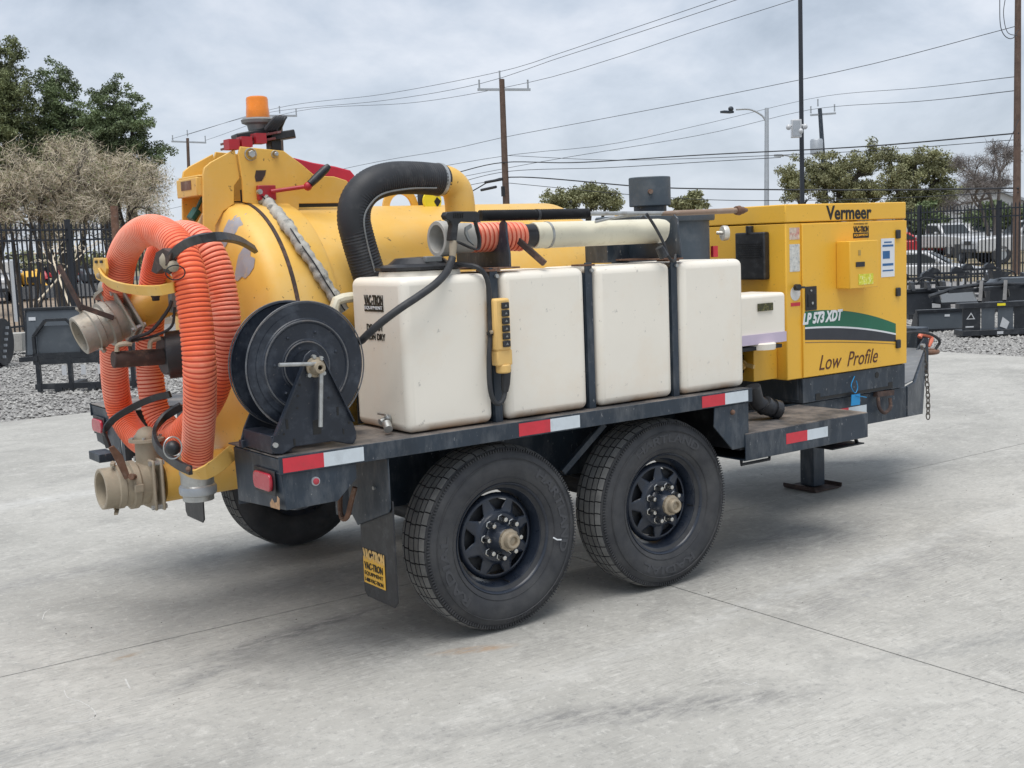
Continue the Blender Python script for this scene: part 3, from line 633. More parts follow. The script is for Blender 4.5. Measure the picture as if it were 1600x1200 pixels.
for (cy, cz, ry, rz, an) in ((0.887, 1.739, .09, .045, -.9), (0.734, 1.599, .075, .06, -1.1)):
    vs = []; n = 14; nr = 5
    for i in range(nr+1):
        for k in range(n):
            a = 2*math.pi*k/n; wob = 1+.22*math.sin(3*a+cy*9)+.12*math.sin(5*a); q = i/nr*wob
            dy = ry*math.cos(a)*q; dz = rz*math.sin(a)*q; yy = cy+dy*math.cos(an)-dz*math.sin(an); zz = cz+dy*math.sin(an)+dz*math.cos(an)
            vs.append((door_x(yy, zz)-.0025, yy, zz))
    fs = [(i*n+k, i*n+(k+1) % n, (i+1)*n+(k+1) % n, (i+1)*n+k) for i in range(nr) for k in range(n)]
    put('worn_patch', MB().add(vs, fs), M_peel, vt)
ring = [(.17+.0, 0), ]
# lifting eye and vent hump on top
le = MB()
for k in range(24):
    a0, a1 = math.pi*k/24, math.pi*(k+1)/24
    pts = [(0.219+math.cos(a)*rr, YC, 1.835+math.sin(a)*rr*1.05) for a, rr in ((a0, .10), (a1, .10), (a1, .065), (a0, .065))]
    le.prism(pts, (0, .016, 0))
put('lifting_eye', le, M_yel, vt, ang=60)
put('warning_disc', MB().cyl((0.336, 1.000, 1.863), (0.336, 1.012, 1.863), .052, 28), mat('warning yellow', (.85, .72, .02), .4), vt)
put('warning_mark', MB().prism([(0.364+.02*math.cos(a), .998, 1.857+.026*math.sin(a)) for a in (0.2, 1.7, 3.0, 4.6)], (0, .002, 0)), M_ink, vt)
put('vent_post', MB().box((0.326, 1.08, 1.82), (0.382, 1.13, 1.92)), M_blkp, vt, .006)

# ---- hinge bracket over the rear door
def plate_y(pts, y, th=.014): return [(a, y, c) for a, c in pts], (0, th, 0)
front = [(-0.681, 0.970, 2.077), (-0.669, 0.970, 2.111), (-0.463, 0.970, 2.094), (-0.378, 0.970, 2.035), (-0.314, 0.970, 1.983), (-0.217, 0.970, 1.980), (-0.155, 0.970, 1.962), (-0.126, 0.970, 1.933), (-0.171, 0.970, 1.859), (-0.403, 0.970, 1.859), (-0.405, 0.970, 1.825), (-0.487, 0.970, 1.826), (-0.671, 0.970, 1.869), (-0.670, 0.970, 1.969)]
rear = [(-0.872, 0.970, 1.584), (-0.855, 0.970, 1.777), (-0.843, 0.970, 1.986), (-0.834, 0.970, 2.019), (-0.804, 0.970, 2.043), (-0.688, 0.970, 2.100), (-0.673, 0.970, 1.975), (-0.702, 0.970, 1.941), (-0.708, 0.970, 1.863), (-0.760, 0.970, 1.831), (-0.800, 0.970, 1.771), (-0.822, 0.970, 1.582)]
for y in (.96, 1.242):
    part('tank_bracket', MB().prism([(q[0], y, q[2]) for q in front], (0, .014, 0)), M_yel, .003)
    part('door_arm', MB().prism([(q[0], y+(.016 if y < 1.1 else -.016), q[2]) for q in rear], (0, .014, 0)), M_yel, .003)
part('bracket_gap_filler', MB().box((-.62, 1.09, 1.80), (-.13, 1.11, 1.93)), M_dark)  # added dark filler plate that blackens the gap under the bracket
part('arm_crosspiece', MB().box((-.87, .99, 1.90), (-.80, 1.23, 1.98)).box((-.86, .99, 1.98), (-.66, 1.23, 1.99)), M_yel, .004)
part('arm_wear_mark', MB().box((-.872, 1.05, 1.93), (-.8705, 1.17, 1.97)), M_rust)
for (q, rr) in (((-0.625, 0.960, 2.077), .028), ((-0.509, 0.960, 2.078), .017)):
    bt = part('hinge_bolt', MB().lathe([(0, rr), (-.006, rr), (-.007, rr*.9)], (q[0], .96, q[2]), (0, 1, 0), 28), M_zinc)
    put('bolt_head', MB().cyl((q[0], .953, q[2]), (q[0], .935, q[2]), rr*.62, 6), M_zinc, bt, .002, ang=20)
part('paint_chip', MB().prism([(-0.603, 0.958, 2.007), (-0.555, 0.958, 2.008), (-0.562, 0.958, 1.985), (-0.579, 0.958, 1.960), (-0.607, 0.958, 1.957), (-0.611, 0.958, 1.979)], (0, .0015, 0)), M_rdk, label='dark chipped sticker remnant')
part('gas_strut', MB().cyl((-0.813, 1.060, 1.906), (-0.844, 1.100, 1.829), .008, 8).cyl((-0.832, 1.100, 1.843), (-0.864, 1.100, 1.802), .022, 10), mat('teal strut', (.01, .09, .07), .4))
# latch handle
lh = part('latch_handle', MB().obox((-0.567, 0.945, 1.908), (.085, .025, .065)), M_red, .004)
put('handle_rod', MB().tube([(-0.554, 0.920, 1.912), (-0.407, 0.860, 1.930)], .009, 10).sph((-0.404, 0.860, 1.930), .020, 12), M_red, lh)
put('handle_grip', MB().tube(spline([(-0.396, 0.855, 1.939), (-0.346, 0.850, 1.981), (-0.301, 0.845, 2.020)], 8), [.017, .018, .019, .019, .019, .019, .018, .012], 12), M_blkp, lh)
put('handle_bolt', MB().cyl((-0.608, 0.935, 1.911), (-0.608, .915, 1.911), .012, 8), M_zinc, lh)
# dark red guard behind the bracket
part('red_guard', MB().prism([(-0.275, 1.260, 2.090), (-0.169, 1.260, 2.066), (-0.052, 1.260, 2.049), (0.031, 1.260, 2.030), (0.064, 1.260, 1.993), (0.058, 1.260, 1.949), (-0.039, 1.260, 1.925), (-0.210, 1.260, 1.957)], (0, .03, 0)), mat('crimson cover', (.50, .02, .05), .5, var=.15), .006)
# beacon
M_rackm = mat('rack steel', (.17, .045, .045), .45, .3, var=.3, vs=30, grime=(.35, .33, .32), ga=.6, gs=16)
bx, bz0 = -0.511, 2.251
rk = part('beacon_rack', MB().bar((-0.675, 1.100, 2.116), (-0.477, 1.080, 2.152), .19, .010).bar((-0.673, 1.100, 2.139), (-0.450, 1.080, 2.181), .19, .010), M_rackm, .001)
for (a, b_) in ((358, 227), (380, 222), (402, 217)): pass
for q in ((-0.692, 1.000, 2.121), (-0.631, 1.000, 2.133), (-0.563, 1.000, 2.149)): put('rack_spacer', MB().obox(q, (.05, .06, .045)), M_red, rk)
put('rack_arm', MB().bar((-0.478, 1.050, 2.160), (-0.383, 1.000, 2.175), .07, .035).box((-0.469-.02, 1.03, 2.10), (-0.469+.03, 1.09, 2.17)), M_blkp, rk, .004)
put('rack_plate', MB().bar((-0.627, 1.120, 2.164), (-0.485, 1.100, 2.191), .11, .028), M_blkp, rk, .006)
bc = part('beacon_light', MB().lathe([(-.105, .0), (-.105, .038), (-.06, .045), (-.03, .052), (-.022, .074), (-.008, .078), (0, .068)], (bx, YC, bz0), (0,0,1), 32), M_gryp)
put('beacon_lens', MB().lathe([(-.002, .054), (.02, .053), (.045, .051), (.047, .050), (.085, .0495), (.094, .046), (.098, .036), (.099, 0)], (bx, YC, bz0), (0,0,1), 36), M_amb, bc)
for k in range(5):
    put('cable_coil', MB().tube(spline([(bx+.012*k-.01, YC-.10, bz0-.055), (bx+.03+.012*k, YC-.115, bz0-.01), (bx+.07+.008*k, YC-.06, bz0-.005), (bx+.10, YC+.0, bz0-.03-.006*k), (bx+.09, YC+.0, bz0-.07), (bx+.04, YC-.07, bz0-.075)], 26), .0085, 6, closed=True), M_bhose, bc)

# ---- suction elbow over the tank
part('vacuum_hose', MB().tube(spline([(-0.292, 0.510, 1.468), (-0.323, 0.510, 1.571), (-0.354, 0.510, 1.682), (-0.370, 0.510, 1.772), (-0.349, 0.510, 1.852), (-0.284, 0.510, 1.911), (-0.169, 0.530, 1.942), (-0.021, 0.560, 1.947), (0.135, 0.600, 1.941)], 140), [.0705+.0022*(k % 2) for k in range(140)], 28), M_bhose, label='ribbed black rubber vacuum hose')
part('hose_seam', MB().tube(spline([(-0.321, 0.437, 1.543), (-0.351, 0.437, 1.666), (-0.361, 0.437, 1.761), (-0.331, 0.440, 1.822), (-0.260, 0.445, 1.872), (-0.108, 0.475, 1.895), (0.053, 0.510, 1.899)], 60), .004, 6), M_gryp)
c1 = (0.125, 0.600, 1.941)
part('hose_clamp', MB().tube([(0.114, 0.598, 1.942), (0.132, 0.600, 1.941)], .0755, 32), M_zinc)
part('elbow_pipe', MB().tube(spline([(0.118, 0.600, 1.941), (0.173, 0.600, 1.932), (0.217, 0.600, 1.897), (0.231, 0.600, 1.839), (0.234, 0.600, 1.754)], 36), .0695, 32), M_yel)

# ---- fabric sleeved cable over the flange
slp = [(-0.585, 0.955, 1.889), (-0.565, 0.930, 1.857), (-0.590, 0.695, 1.751), (-0.574, 0.614, 1.667), (-0.541, 0.559, 1.581), (-0.507, 0.519, 1.490), (-0.449, 0.493, 1.384)]
n = 60; part('cable_sleeve', MB().tube(spline(slp, n), [.027+.003*math.sin(k*1.7)+.003*math.sin(k*.6) for k in range(n)], 12), M_sleeve)
part('sleeve_stitch', MB().tube([q+Vector((-.012, -.028, .004)) for q in spline(slp, 60)], .003, 5), M_blkp)

# ---- hose reel
hr = part('hose_reel', MB().lathe([(.052, .205), (.052, .06)], (-.85, 0, 1.215), (0,1,0), 48), M_reel)   # inner web
RX, RZ = -.85, 1.213
def flange(y, s):
    return MB().lathe([(0, .02), (s*.0, .075), (s*.006, .085), (s*.006, .100), (s*.0, .108), (s*.0, .158), (s*.007, .165), (s*.007, .178), (s*.0, .185), (s*.0, .236), (-s*.010, .243), (-s*.012, .238), (-s*.004, .232), (-s*.004, .02)], (RX, y, RZ), (0, 1, 0), 72)
put('reel_flange', flange(.055, -1), M_reel, hr); put('reel_flange', flange(.215, 1), M_reel, hr)
put('reel_drum', MB().cyl((RX, .06, RZ), (RX, .21, RZ), .10, 40), M_reel, hr)
hw = MB()
for j, yy in enumerate((.075, .097, .119, .141, .163, .185)):
    hw.tube([(RX+.125*math.cos(a), yy, RZ+.125*math.sin(a)) for a in [2*math.pi*k/40 for k in range(40)]], .011, 8, closed=True)
    hw.tube([(RX+.147*math.cos(a), yy+.01, RZ+.147*math.sin(a)) for a in [2*math.pi*k/40 for k in range(40)]], .011, 8, closed=True)
    hw.tube([(RX+.169*math.cos(a), yy, RZ+.169*math.sin(a)) for a in [2*math.pi*k/40 for k in range(40)]], .011, 8, closed=True)
put('wound_hose', hw, M_bhose, hr)
for k in range(7):
    a = 2*math.pi*k/7+.35; put('rivet', MB().sph((RX+.132*math.cos(a), .052, RZ+.132*math.sin(a)), .007, 8), M_reel, hr)
bz = ZD+.002
for yy, nm in ((-.012, 1), (.262, 0)):
    base = [(-1.045, yy, bz+.03), (-1.03, yy, bz+.075), (-.898, yy, RZ+.02), (-.885, yy, RZ+.048), (-.862, yy, RZ+.064), (-.838, yy, RZ+.060), (-.818, yy, RZ+.035), (-.705, yy, bz+.09), (-.69, yy, bz+.05), (-.69, yy, bz+.02), (-.705, yy, bz), (-.73, yy, bz+.004), (-.79, yy, bz+.022), (-.95, yy, bz+.022), (-1.0, yy, bz), (-1.03, yy, bz+.006)]
    sp = put('reel_stand', MB().prism(base, (0, .008, 0)), M_reel, hr, .003)
    if nm:
        put('stand_edge', MB().bar((-1.03, -.022, bz+.075), (-.896, -.022, RZ+.02), .022, .006).bar((-.705, -.020, bz+.09), (-.82, -.020, RZ+.033), .018, .005), M_reel, hr)
        put('slot', MB().obox((-.855, -.0125, bz+.085), (.034, .002, .055)), M_ink, hr, .0009)
        for (dx, dz, sx, sz) in ((-.975, .11, .010, .036), (-.765, .135, .008, .032), (-.95, .04, .008, .026), (-.745, .055, .006, .022)):
            put('slot', MB().obox((dx, -.0125, bz+dz), (sx, .002, sz)), M_ink, hr)
        for (dx, dz) in ((-.93, .165), (-.925, .21), (-.80, .19), (-.99, .075), (-.72, .085), (-.915, .25), (-.835, .25)):
            put('stand_hole', MB().cyl((dx, -.0125, bz+dz), (dx, -.0135, bz+dz), .0045, 10), M_ink, hr)
M_worn_glint = mat('worn and glinting edge steel', (.13, .135, .145), .4, .3, var=.3, vs=20, grime=(.30, .24, .20), ga=.5, gs=9)  # paler tone paints an edge highlight on the reel along with wear
for (yy, rr, tt) in ((.054, .2435, .0032), (.0485, .1715, .0035), (.0485, .0925, .003), (.216, .2435, .003)):
    put('flange_rim', MB().tube([(RX+rr*math.cos(a), yy, RZ+rr*math.sin(a)) for a in [2*math.pi*k/72 for k in range(72)]], tt, 6, closed=True), M_worn_glint, hr)
hub = put('reel_hub', MB().lathe([(-.018, 0.0), (-.018, .0), (-.016, .038), (-.024, .038), (-.026, .030), (-.045, .024), (-.062, .021), (-.064, .012), (-.058, .008)], (RX, 0, RZ), (0, 1, 0), 28), M_cap, hr)
for a in (1.7, 3.9, 5.6, .9): put('hub_bolt', MB().cyl((RX+.040*math.cos(a), -.012, RZ+.040*math.sin(a)), (RX+.040*math.cos(a), -.028, RZ+.040*math.sin(a)), .0085, 6), M_zinc, hr)
put('crank_arm', MB().cyl((RX-.01, -.045, RZ+.015), (-1.009, -0.050, 1.238), .0075, 10).cyl((RX+.012, -.04, RZ-.02), (-0.856, -0.045, 0.991), .0085, 10), M_zinc, hr)
put('stand_crossbar', MB().box((-1.035, .0, bz+.004), (-.955, .262, bz+.072)).box((-1.05, .245, bz), (-.70, .275, bz+.03)), M_reel, hr, .003)
put('foot_bolt', MB().cyl((-1.03, -.016, bz+.04), (-1.03, -.026, bz+.04), .010, 8), M_zinc, hr)

# ---- rear outlet, valve and camlock
OZ = .66
part('outlet_pipe', MB().cyl((-.60, YC, OZ+.01), (-1.085, YC, OZ), .098, 40), M_yel)
def gate_valve(name, o, ax, r, gl=1.0, gate=(0,0,1), M_alu=M_alu):
    ax = Vector(ax).normalized(); o = Vector(o); g_ = Vector(gate); g_ = (g_-ax*g_.dot(ax)).normalized(); s_ = ax.cross(g_); M = Matrix((ax, s_, g_)).transposed()
    v = part(name, MB().obox(o+ax*.01, (.014, r*2.45, r*2.45), M).obox(o+ax*.045, (.014, r*2.4, r*2.4), M), M_alu, .006)
    put('valve_body', MB().lathe([(.05, r*1.02), (.09, r*1.05), (.10, r*1.15), (.125, r*1.15), (.13, r*.98), (.155, r*.96), (.16, r*1.04), (.185, r*1.04), (.19, r*.97), (.245, r*.97), (.248, r*.9), (.245, r*.78), (.15, r*.72), (.0, r*.70)], o, ax, 48), M_alu, v)
    put('valve_bore', MB().lathe([(.20, r*.76), (.05, r*.6), (.05, 0)], o, ax, 32), M_alud, v)
    put('valve_bonnet', MB().cyl(o+ax*.03+g_*r*.7, o+ax*.03+g_*r*2.0*gl, r*.58, 24).cyl(o+ax*.03+g_*r*2.0*gl, o+ax*.03+g_*r*(2.0*gl+.14), r*.85, 24).sph(o+ax*.03+g_*r*(2.0*gl+.15), r*.55, 16), M_alu, v)
    for k in range(6):
        a = 2*math.pi*k/6; put('bonnet_bolt', MB().cyl(o+ax*(.03+math.cos(a)*r*.68)+s_*math.sin(a)*r*.68+g_*r*(2.0*gl+.14), o+ax*(.03+math.cos(a)*r*.68)+s_*math.sin(a)*r*.68+g_*r*(2.0*gl+.24), r*.09, 6), M_zinc, v)
    for (p_, q_) in ((-1,-1),(1,-1),(1,1),(-1,1)):
        put('flange_bolt', MB().cyl(o+ax*-.004+s_*p_*r*1.05+g_*q_*r*1.05, o+ax*.062+s_*p_*r*1.05+g_*q_*r*1.05, r*.12, 8), M_zinc, v)
    for q_ in (-1, 1):
        put('cam_lever', MB().bar(o+ax*.175+g_*q_*r*1.10+s_*r*.25, o+ax*.205+g_*q_*r*1.16-s_*r*.55, .016, .010).sph(o+ax*.178+g_*q_*r*1.08+s_*r*.28, r*.14, 8), M_alu, v)
        put('side_lug', MB().obox(o+ax*.115+s_*q_*r*1.15, (.04, .02, .035), M), M_alu, v, .004)
    return v, M, s_, g_
v1, _, s1, g1 = gate_valve('outlet_valve', (-1.10, YC, OZ), (-1, 0, 0), .092)
put('valve_lever', MB().prism([(-1.308, 1.000, 0.859), (-1.273, 1.000, 0.810), (-1.248, 1.000, 0.715), (-1.271, 1.000, 0.705), (-1.307, 1.000, 0.798), (-1.330, 1.000, 0.851)], (0, .012, 0)).cyl((-1.250, 0.985, 0.718), (-1.222, 1.030, 0.707), .014, 10), M_rust, v1, .002)
iax = (Vector((-1.349, 1.220, 1.318))-Vector((-0.972, 1.220, 1.453))).normalized(); i0 = Vector((-0.933, 1.220, 1.468))
part('inlet_pipe', MB().cyl(i0-iax*.14, i0+iax*.20, .080, 40).lathe([(-.02, .09), (-.02, .098), (.012, .098), (.012, .085)], i0, iax, 40), M_yel)
v2, _, s2, g2 = gate_valve('inlet_valve', i0+iax*.20, iax, .088, gl=.72, gate=(-.35, .45, 1), M_alu=mat('grey cast valve', (.36, .34, .30), .5, .35, var=.2, vs=12, grime=(.46, .38, .27), ga=.7, gs=8, glo=.45, ghi=.68, fleck=(.12, .08, .06), fa=.5, fs=40, bump=.3, bs=60))
put('valve_lever', MB().bar((-1.235, 1.100, 1.391), (-1.369, 1.120, 1.451), .006, .022).bar((-1.360, 1.120, 1.432), (-1.418, 1.200, 1.624), .012, .02), M_rdk, v2, .002)
part('pipe_knob', MB().cyl((-1.032, 1.120, 1.475), (-1.069, 1.060, 1.478), .014, 10).obox((-1.061, 1.060, 1.480), (.03, .02, .05)), M_blkp, .004)
# hydraulic motor and breather between the hoses
part('motor_housing', MB().cyl((-0.949, 1.050, 1.218), (-1.020, 1.080, 1.214), .105, 32).cyl((-1.020, 1.080, 1.214), (-1.043, 1.080, 1.213), .085, 32), M_blkp, .004)
part('motor_shaft', MB().cyl((-1.037, 1.080, 1.209), (-1.260, 1.080, 1.215), .036, 20), M_rdk, .004)
part('hydraulic_fitting', MB().tube(spline([(-1.245, 1.060, 1.248), (-1.240, 1.060, 1.275), (-1.213, 1.040, 1.282), (-1.189, 1.040, 1.277)], 8), .011, 8), M_alu); part('hydraulic_fitting', MB().tube(spline([(-1.110, 1.040, 1.251), (-1.102, 1.040, 1.284), (-1.062, 1.040, 1.295)], 8), .011, 8), M_alu)
part('hydraulic_line', MB().tube(spline([(-1.194, 1.040, 1.250), (-1.190, 1.040, 1.299), (-1.105, 1.030, 1.326), (-1.033, 1.000, 1.413), (-1.013, 1.000, 1.453)], 24), .008, 8).tube(spline([(-1.185, 1.050, 1.290), (-1.089, 1.040, 1.305), (-1.022, 1.000, 1.343), (-1.001, 1.000, 1.425)], 24), .006, 8), M_bhose)
# hose holders: flat yellow bars, rubber straps
hb = MB(); ribbon(hb, spline([(-1.280, 1.096, 1.590), (-1.290, 1.001, 1.558), (-1.300, 0.839, 1.536), (-1.310, 0.612, 1.523), (-1.300, 0.385, 1.519), (-1.260, 0.303, 1.527), (-1.120, 0.516, 1.543), (-0.900, 1.002, 1.541)], 30), (-.25, -.1, 1), .040, .010)
hb.prism([(-1.280, 1.170, 1.650), (-1.280, 1.019, 1.648), (-1.280, 1.005, 1.603), (-1.280, 1.047, 1.541), (-1.280, 1.158, 1.560), (-1.280, 1.192, 1.604)], (.012, 0, 0))
hold = part('upper_hose_holder', hb, M_yel, .002)
for q in ((-1.283, 1.128, 1.633), (-1.283, 1.057, 1.633)): put('slot', MB().obox(q, (.004, .03, .012)), M_ink, hold)
put('bolt', MB().sph((-1.285, 1.092, 1.574), .014, 10), M_cap, hold)
hb = MB(); ribbon(hb, spline([(-1.200, 0.728, 0.850), (-1.215, 0.572, 0.827), (-1.225, 0.407, 0.811), (-1.200, 0.311, 0.813), (-1.120, 0.341, 0.830), (-1.000, 0.461, 0.855)], 24), (-.9, -.3, .8), .060, .010)
part('lower_hose_holder', hb, M_yel, .002)
def strap(name, pts, w_=.03, t_=.012, wd=(0, -.5, 1)):
    return part(name, ribbon(MB(), spline(pts, 26), wd, w_, t_), M_blkp, .002)
strap('rubber_strap', [(-1.270, 0.303, 1.589), (-1.275, 0.238, 1.641), (-1.280, 0.107, 1.680), (-1.280, -0.063, 1.701), (-1.200, -0.055, 1.705), (-1.020, 0.210, 1.693), (-0.850, 0.464, 1.658)], .032, .018, wd=(-.6, 0, 1))
strap('rubber_strap', [(-1.205, 1.420, 0.785), (-1.217, 1.420, 0.861), (-1.184, 1.380, 0.920), (-1.112, 1.300, 0.977), (-1.056, 1.200, 1.017), (-1.014, 1.100, 1.038)], .030, .014)
strap('rubber_strap', [(-1.080, 0.783, 1.022), (-1.150, 0.811, 0.979), (-1.210, 0.766, 0.929), (-1.245, 0.637, 0.888), (-1.250, 0.511, 0.862), (-1.255, 0.374, 0.848), (-1.255, 0.254, 0.844)], .036, .016)
kk = part('strap_knob', MB().sph((-1.270, 0.388, 0.915), .030, 12), M_blkp)
put('wire_ring', MB().tube([Vector((-1.290, 0.331, 0.925))+Vector((.035*math.cos(a), 0, .042*math.sin(a))) for a in [k*math.pi/10 for k in range(20)]], .003, 5, closed=True), M_zinc, kk)
put('strap_bolt', MB().sph((-1.270, 0.238, 0.853), .011, 8), M_rust, kk)
kb = part('strap_anchor', MB().prism([(-1.290, 0.427, 1.591), (-1.290, 0.362, 1.660), (-1.290, 0.283, 1.675), (-1.290, 0.194, 1.655), (-1.290, 0.241, 1.618), (-1.290, 0.379, 1.581)], (.03, 0, 0)), M_rdk, .002)
put('anchor_block', MB().sph((-1.270, 0.288, 1.629), .035, 10).sph((-1.280, 0.212, 1.608), .022, 10), M_alu, kb)
put('wire_ring', MB().tube([Vector((-1.300, 0.142, 1.586))+Vector((.036*math.cos(a), 0, .026*math.sin(a))) for a in [k*math.pi/10 for k in range(20)]], .0025, 5, closed=True), M_ink, kb)
part('white_fitting', MB().obox((-0.995, 1.020, 1.452), (.04, .04, .10)), M_gryp, .005)
part('far_light_panel', MB().box((-1.03, 1.75, .60), (-1.0, 1.79, .90)), M_blk)
part('hitch_step', MB().obox((-1.184, 1.600, 0.724), (.08, .16, .04)), M_blk, .003)
# ---- cradles for the wand
for (x, ys, zb) in ((.09, (.035, .095, .225, .285, .43), 1.545), (1.035, (.000, .060, .205, .275, .50), 1.545)):
    ya, yb, yc_, yd_, ye_ = ys; zt = 1.745; cen = (yb+yc_)/2; rad = (yc_-yb)/2; zc = 1.612+rad
    pts = [(x, ya-.01, zb), (x, ya-.01, 1.60), (x, ya+.004, 1.66), (x, ya+.006, zt-.02), (x, (ya+yb)/2, zt), (x, yb-.004, zt-.02), (x, yb, zc)]
    pts += [(x, cen-rad*math.cos(a), zc-rad*math.sin(a)) for a in [math.pi*k/10 for k in range(1, 10)]]
    pts += [(x, yc_, zc), (x, yc_, zt-.015), (x, (yc_+yd_)/2, zt+.005), (x, yd_, zt-.015), (x, yd_, 1.64), (x, yd_+.03, 1.615), (x, ye_, 1.612), (x, ye_, zb)]
    part('wand_cradle', MB().prism(pts, (.009, 0, 0)), M_blk, .002)
part('cradle_foot', MB().box((.0, .02, 1.538), (.14, .40, 1.545)).box((.95, .02, 1.538), (1.08, .5, 1.545)), M_rust, .001)
part('tank_saddle', MB().box((.90, .35, 1.53), (1.04, .52, 1.62)), M_blk, .002)

# ---- cyclone drum and exhaust
dxy = (1.62, .80)
dc = part('filter_drum', MB().cyl((dxy[0], dxy[1], 1.15), (dxy[0], dxy[1], 1.73), .292, 64), M_drum)
put('drum_lid', MB().lathe([(0, .295), (0, .318), (.008, .322), (.030, .322), (.038, .316), (.040, 0)], (dxy[0], dxy[1], 1.722), (0,0,1), 64), M_drum, dc)
put('exhaust_neck', MB().cyl((dxy[0]-.03, dxy[1], 1.76), (dxy[0]-.03, dxy[1], 1.815), .088, 32), M_blk, dc)
cap_ = put('exhaust_cap', MB().lathe([(0, .06), (0, .109), (.004, .112), (.150, .112), (.154, .109), (.154, 0)], (dxy[0]-.03, dxy[1], 1.81), (0,0,1), 48), M_drum, dc)
put('cap_hole', MB().cyl(Vector((1.507, 0.700, 1.884))+Vector((0, .0, 0)), Vector((1.507, 0.700, 1.884))+Vector((.012, .02, 0)), .013, 12), M_rust, dc)
put('sticker', MB().obox((1.882, .615, 1.553), (.035, .02, .06)), M_tapr, dc)
part('vacuum_gauge', MB().cyl((1.990, 0.700, 1.653), (2.009, 0.660, 1.651), .010, 10).lathe([(0, .0), (0, .040), (-.02, .042), (-.03, .040), (-.03, 0)], (2.029, 0.660, 1.650), (1, -.4, 0), 28), M_gall)
part('drum_mount', MB().box((1.46, .50, .90), (1.95, 1.70, 1.18)).box((1.46, .47, .66), (1.60, .50, 1.15)), M_dark, .004)

# ---- engine enclosure
EX0, EX1, EY, EY1, EZ0, EZ1 = 2.211, 3.257, .40, 1.816, .828, 1.792
en = part('engine_enclosure', MB().box((EX0, EY, EZ0), (EX1, EY1, 1.689)), M_yel2, .006)
put('enclosure_lid', MB().box((EX0-.004, EY-.004, 1.694), (EX1+.004, EY1+.004, EZ1)), M_yel2, en, .006)
put('door_panel', MB().box((2.332, EY-.012, EZ0+.004), (EX1-.002, EY-.001, 1.683)), M_yel2, en, .003)
for z in (1.604, 1.264, .955):
    hg = put('door_hinge', MB().box((3.145, EY-.026, z-.026), (3.185, EY-.012, z+.026)), M_blkp, en, .006)
lt = put('paddle_latch', MB().box((2.348, EY-.018, 1.205), (2.442, EY-.012, 1.338)), M_blkp, en, .012)
put('latch_paddle', MB().box((2.364, EY-.022, 1.225), (2.426, EY-.0182, 1.295)), M_ink, en, .006)
put('latch_screw', MB().cyl((2.39, EY-.024, 1.315), (2.39, EY-.019, 1.315), .006, 8).cyl((2.40, EY-.024, 1.245), (2.40, EY-.019, 1.245), .008, 8), M_zinc, en)
put('key_switch', MB().cyl((2.272, 0.388, 1.339), (2.272, .36, 1.339), .018, 14).bar((2.240, 0.360, 1.341), (2.313, 0.360, 1.337), .01, .012), M_blkp, en)
cbx = put('control_box', MB().box((2.614, .292, 1.312), (2.862, .387, 1.578)), M_yel2, en, .004)
XB, YF = 2.625, .289
put('box_handle', MB().obox((2.701, .289, 1.446), (.075, .006, .028)), M_blkp, en, .002)
put('sticker', MB().obox((2.751, .2905, 1.361), (.13, .0012, .06)), mat('pale yellow print', (.70, .68, .05), .5, var=.3, vs=60, grime=(.75, .72, .6), ga=.9, gs=60), en)
put('sticker', MB().obox((2.696, .2905, 1.511), (.022, .001, .03)), mat('faded decal', (.45, .30, .08), .5), en)
st = put('sticker', MB().obox((3.075, EY-.0135, 1.47), (.125, .001, .225)), M_wht, en, label='white sticker with a blue truck')
put('sticker_print', MB().obox((3.06, EY-.0145, 1.487), (.065, .001, .045)).obox((3.075, EY-.0145, 1.54), (.10, .001, .012)).obox((3.075, EY-.0145, 1.56), (.07, .001, .008)).obox((3.075, EY-.0145, 1.43), (.10, .001, .014)).obox((3.075, EY-.0145, 1.395), (.10, .001, .008)), mat('blue print', (.03, .13, .32), .5), en)
# lettering
yy = EY-.0055
letters('Vermeer', (2.542, EY-.0045, 1.700), .395, .080, en, M_ink, bold=.026, tilt=-.002)
letters('Low  Profile', (2.461, EY-.0125, .862), .52, .085, en, mat('brown print', (.09, .025, .012), .5), bold=.0, shear=.35)
letters('VAC-TRON', (2.765, EY-.0125, 1.625), .135, .035, en, M_ink, bold=.05)
put('logo_bar', MB().box((2.763, EY-.0135, 1.592), (2.902, EY-.0125, 1.622)), M_ink, en)
letters('EQUIPMENT', (2.770, EY-.0140, 1.600), .125, .015, en, M_yel2, bold=.01)
letters('POWERED BY', (2.770, EY-.0125, 1.668), .125, .010, en, mat('olive print', (.25, .16, .04), .5), bold=.02)
# swoosh decal
def swoosh(top, bot, m, off, nm='decal_band'):
    n = 24; vs = []; x0, x1 = 2.345, 3.150
    for i in range(n+1):
        t = i/n; x = x0+(x1-x0)*t; vs += [(x, EY-.0128-off, top(t)), (x, EY-.0128-off, bot(t))]
    put(nm, MB().add(vs, [(2*i, 2*i+1, 2*i+3, 2*i+2) for i in range(n)]), m, en)
curve = lambda a, m_, b: (lambda t: a+(b-a)*t+4*m_*t*(1-t))
sz = lambda px, py: 0
ga, gb = 1.202, 1.076
wa, wb = 1.114, 1.019
ba, bb = 1.043, 0.969
swoosh(curve(ga, .035, gb), curve(wa, .020, wb), M_grn, 0)
swoosh(curve(wa, .020, wb), curve(wa-.010, .020, wb-.010), M_wht, .0004)
swoosh(curve(wa-.010, .020, wb-.010), curve(ba, .004, bb), M_gry, 0)
swoosh(curve(ba-.004, .004, bb-.004), curve(ba-.012, .004, bb-.012), M_yel2, 0); swoosh(curve(ba-.012, .006, bb-.012), curve(ba-.017, .006, bb-.016), mat('tan line', (.30, .17, .07), .5), 0)
letters('LP 573 XDT', (2.326, EY-.0135, wa+.012), .34, .066, en, M_wht, bold=.045, shear=.25, tilt=.004)
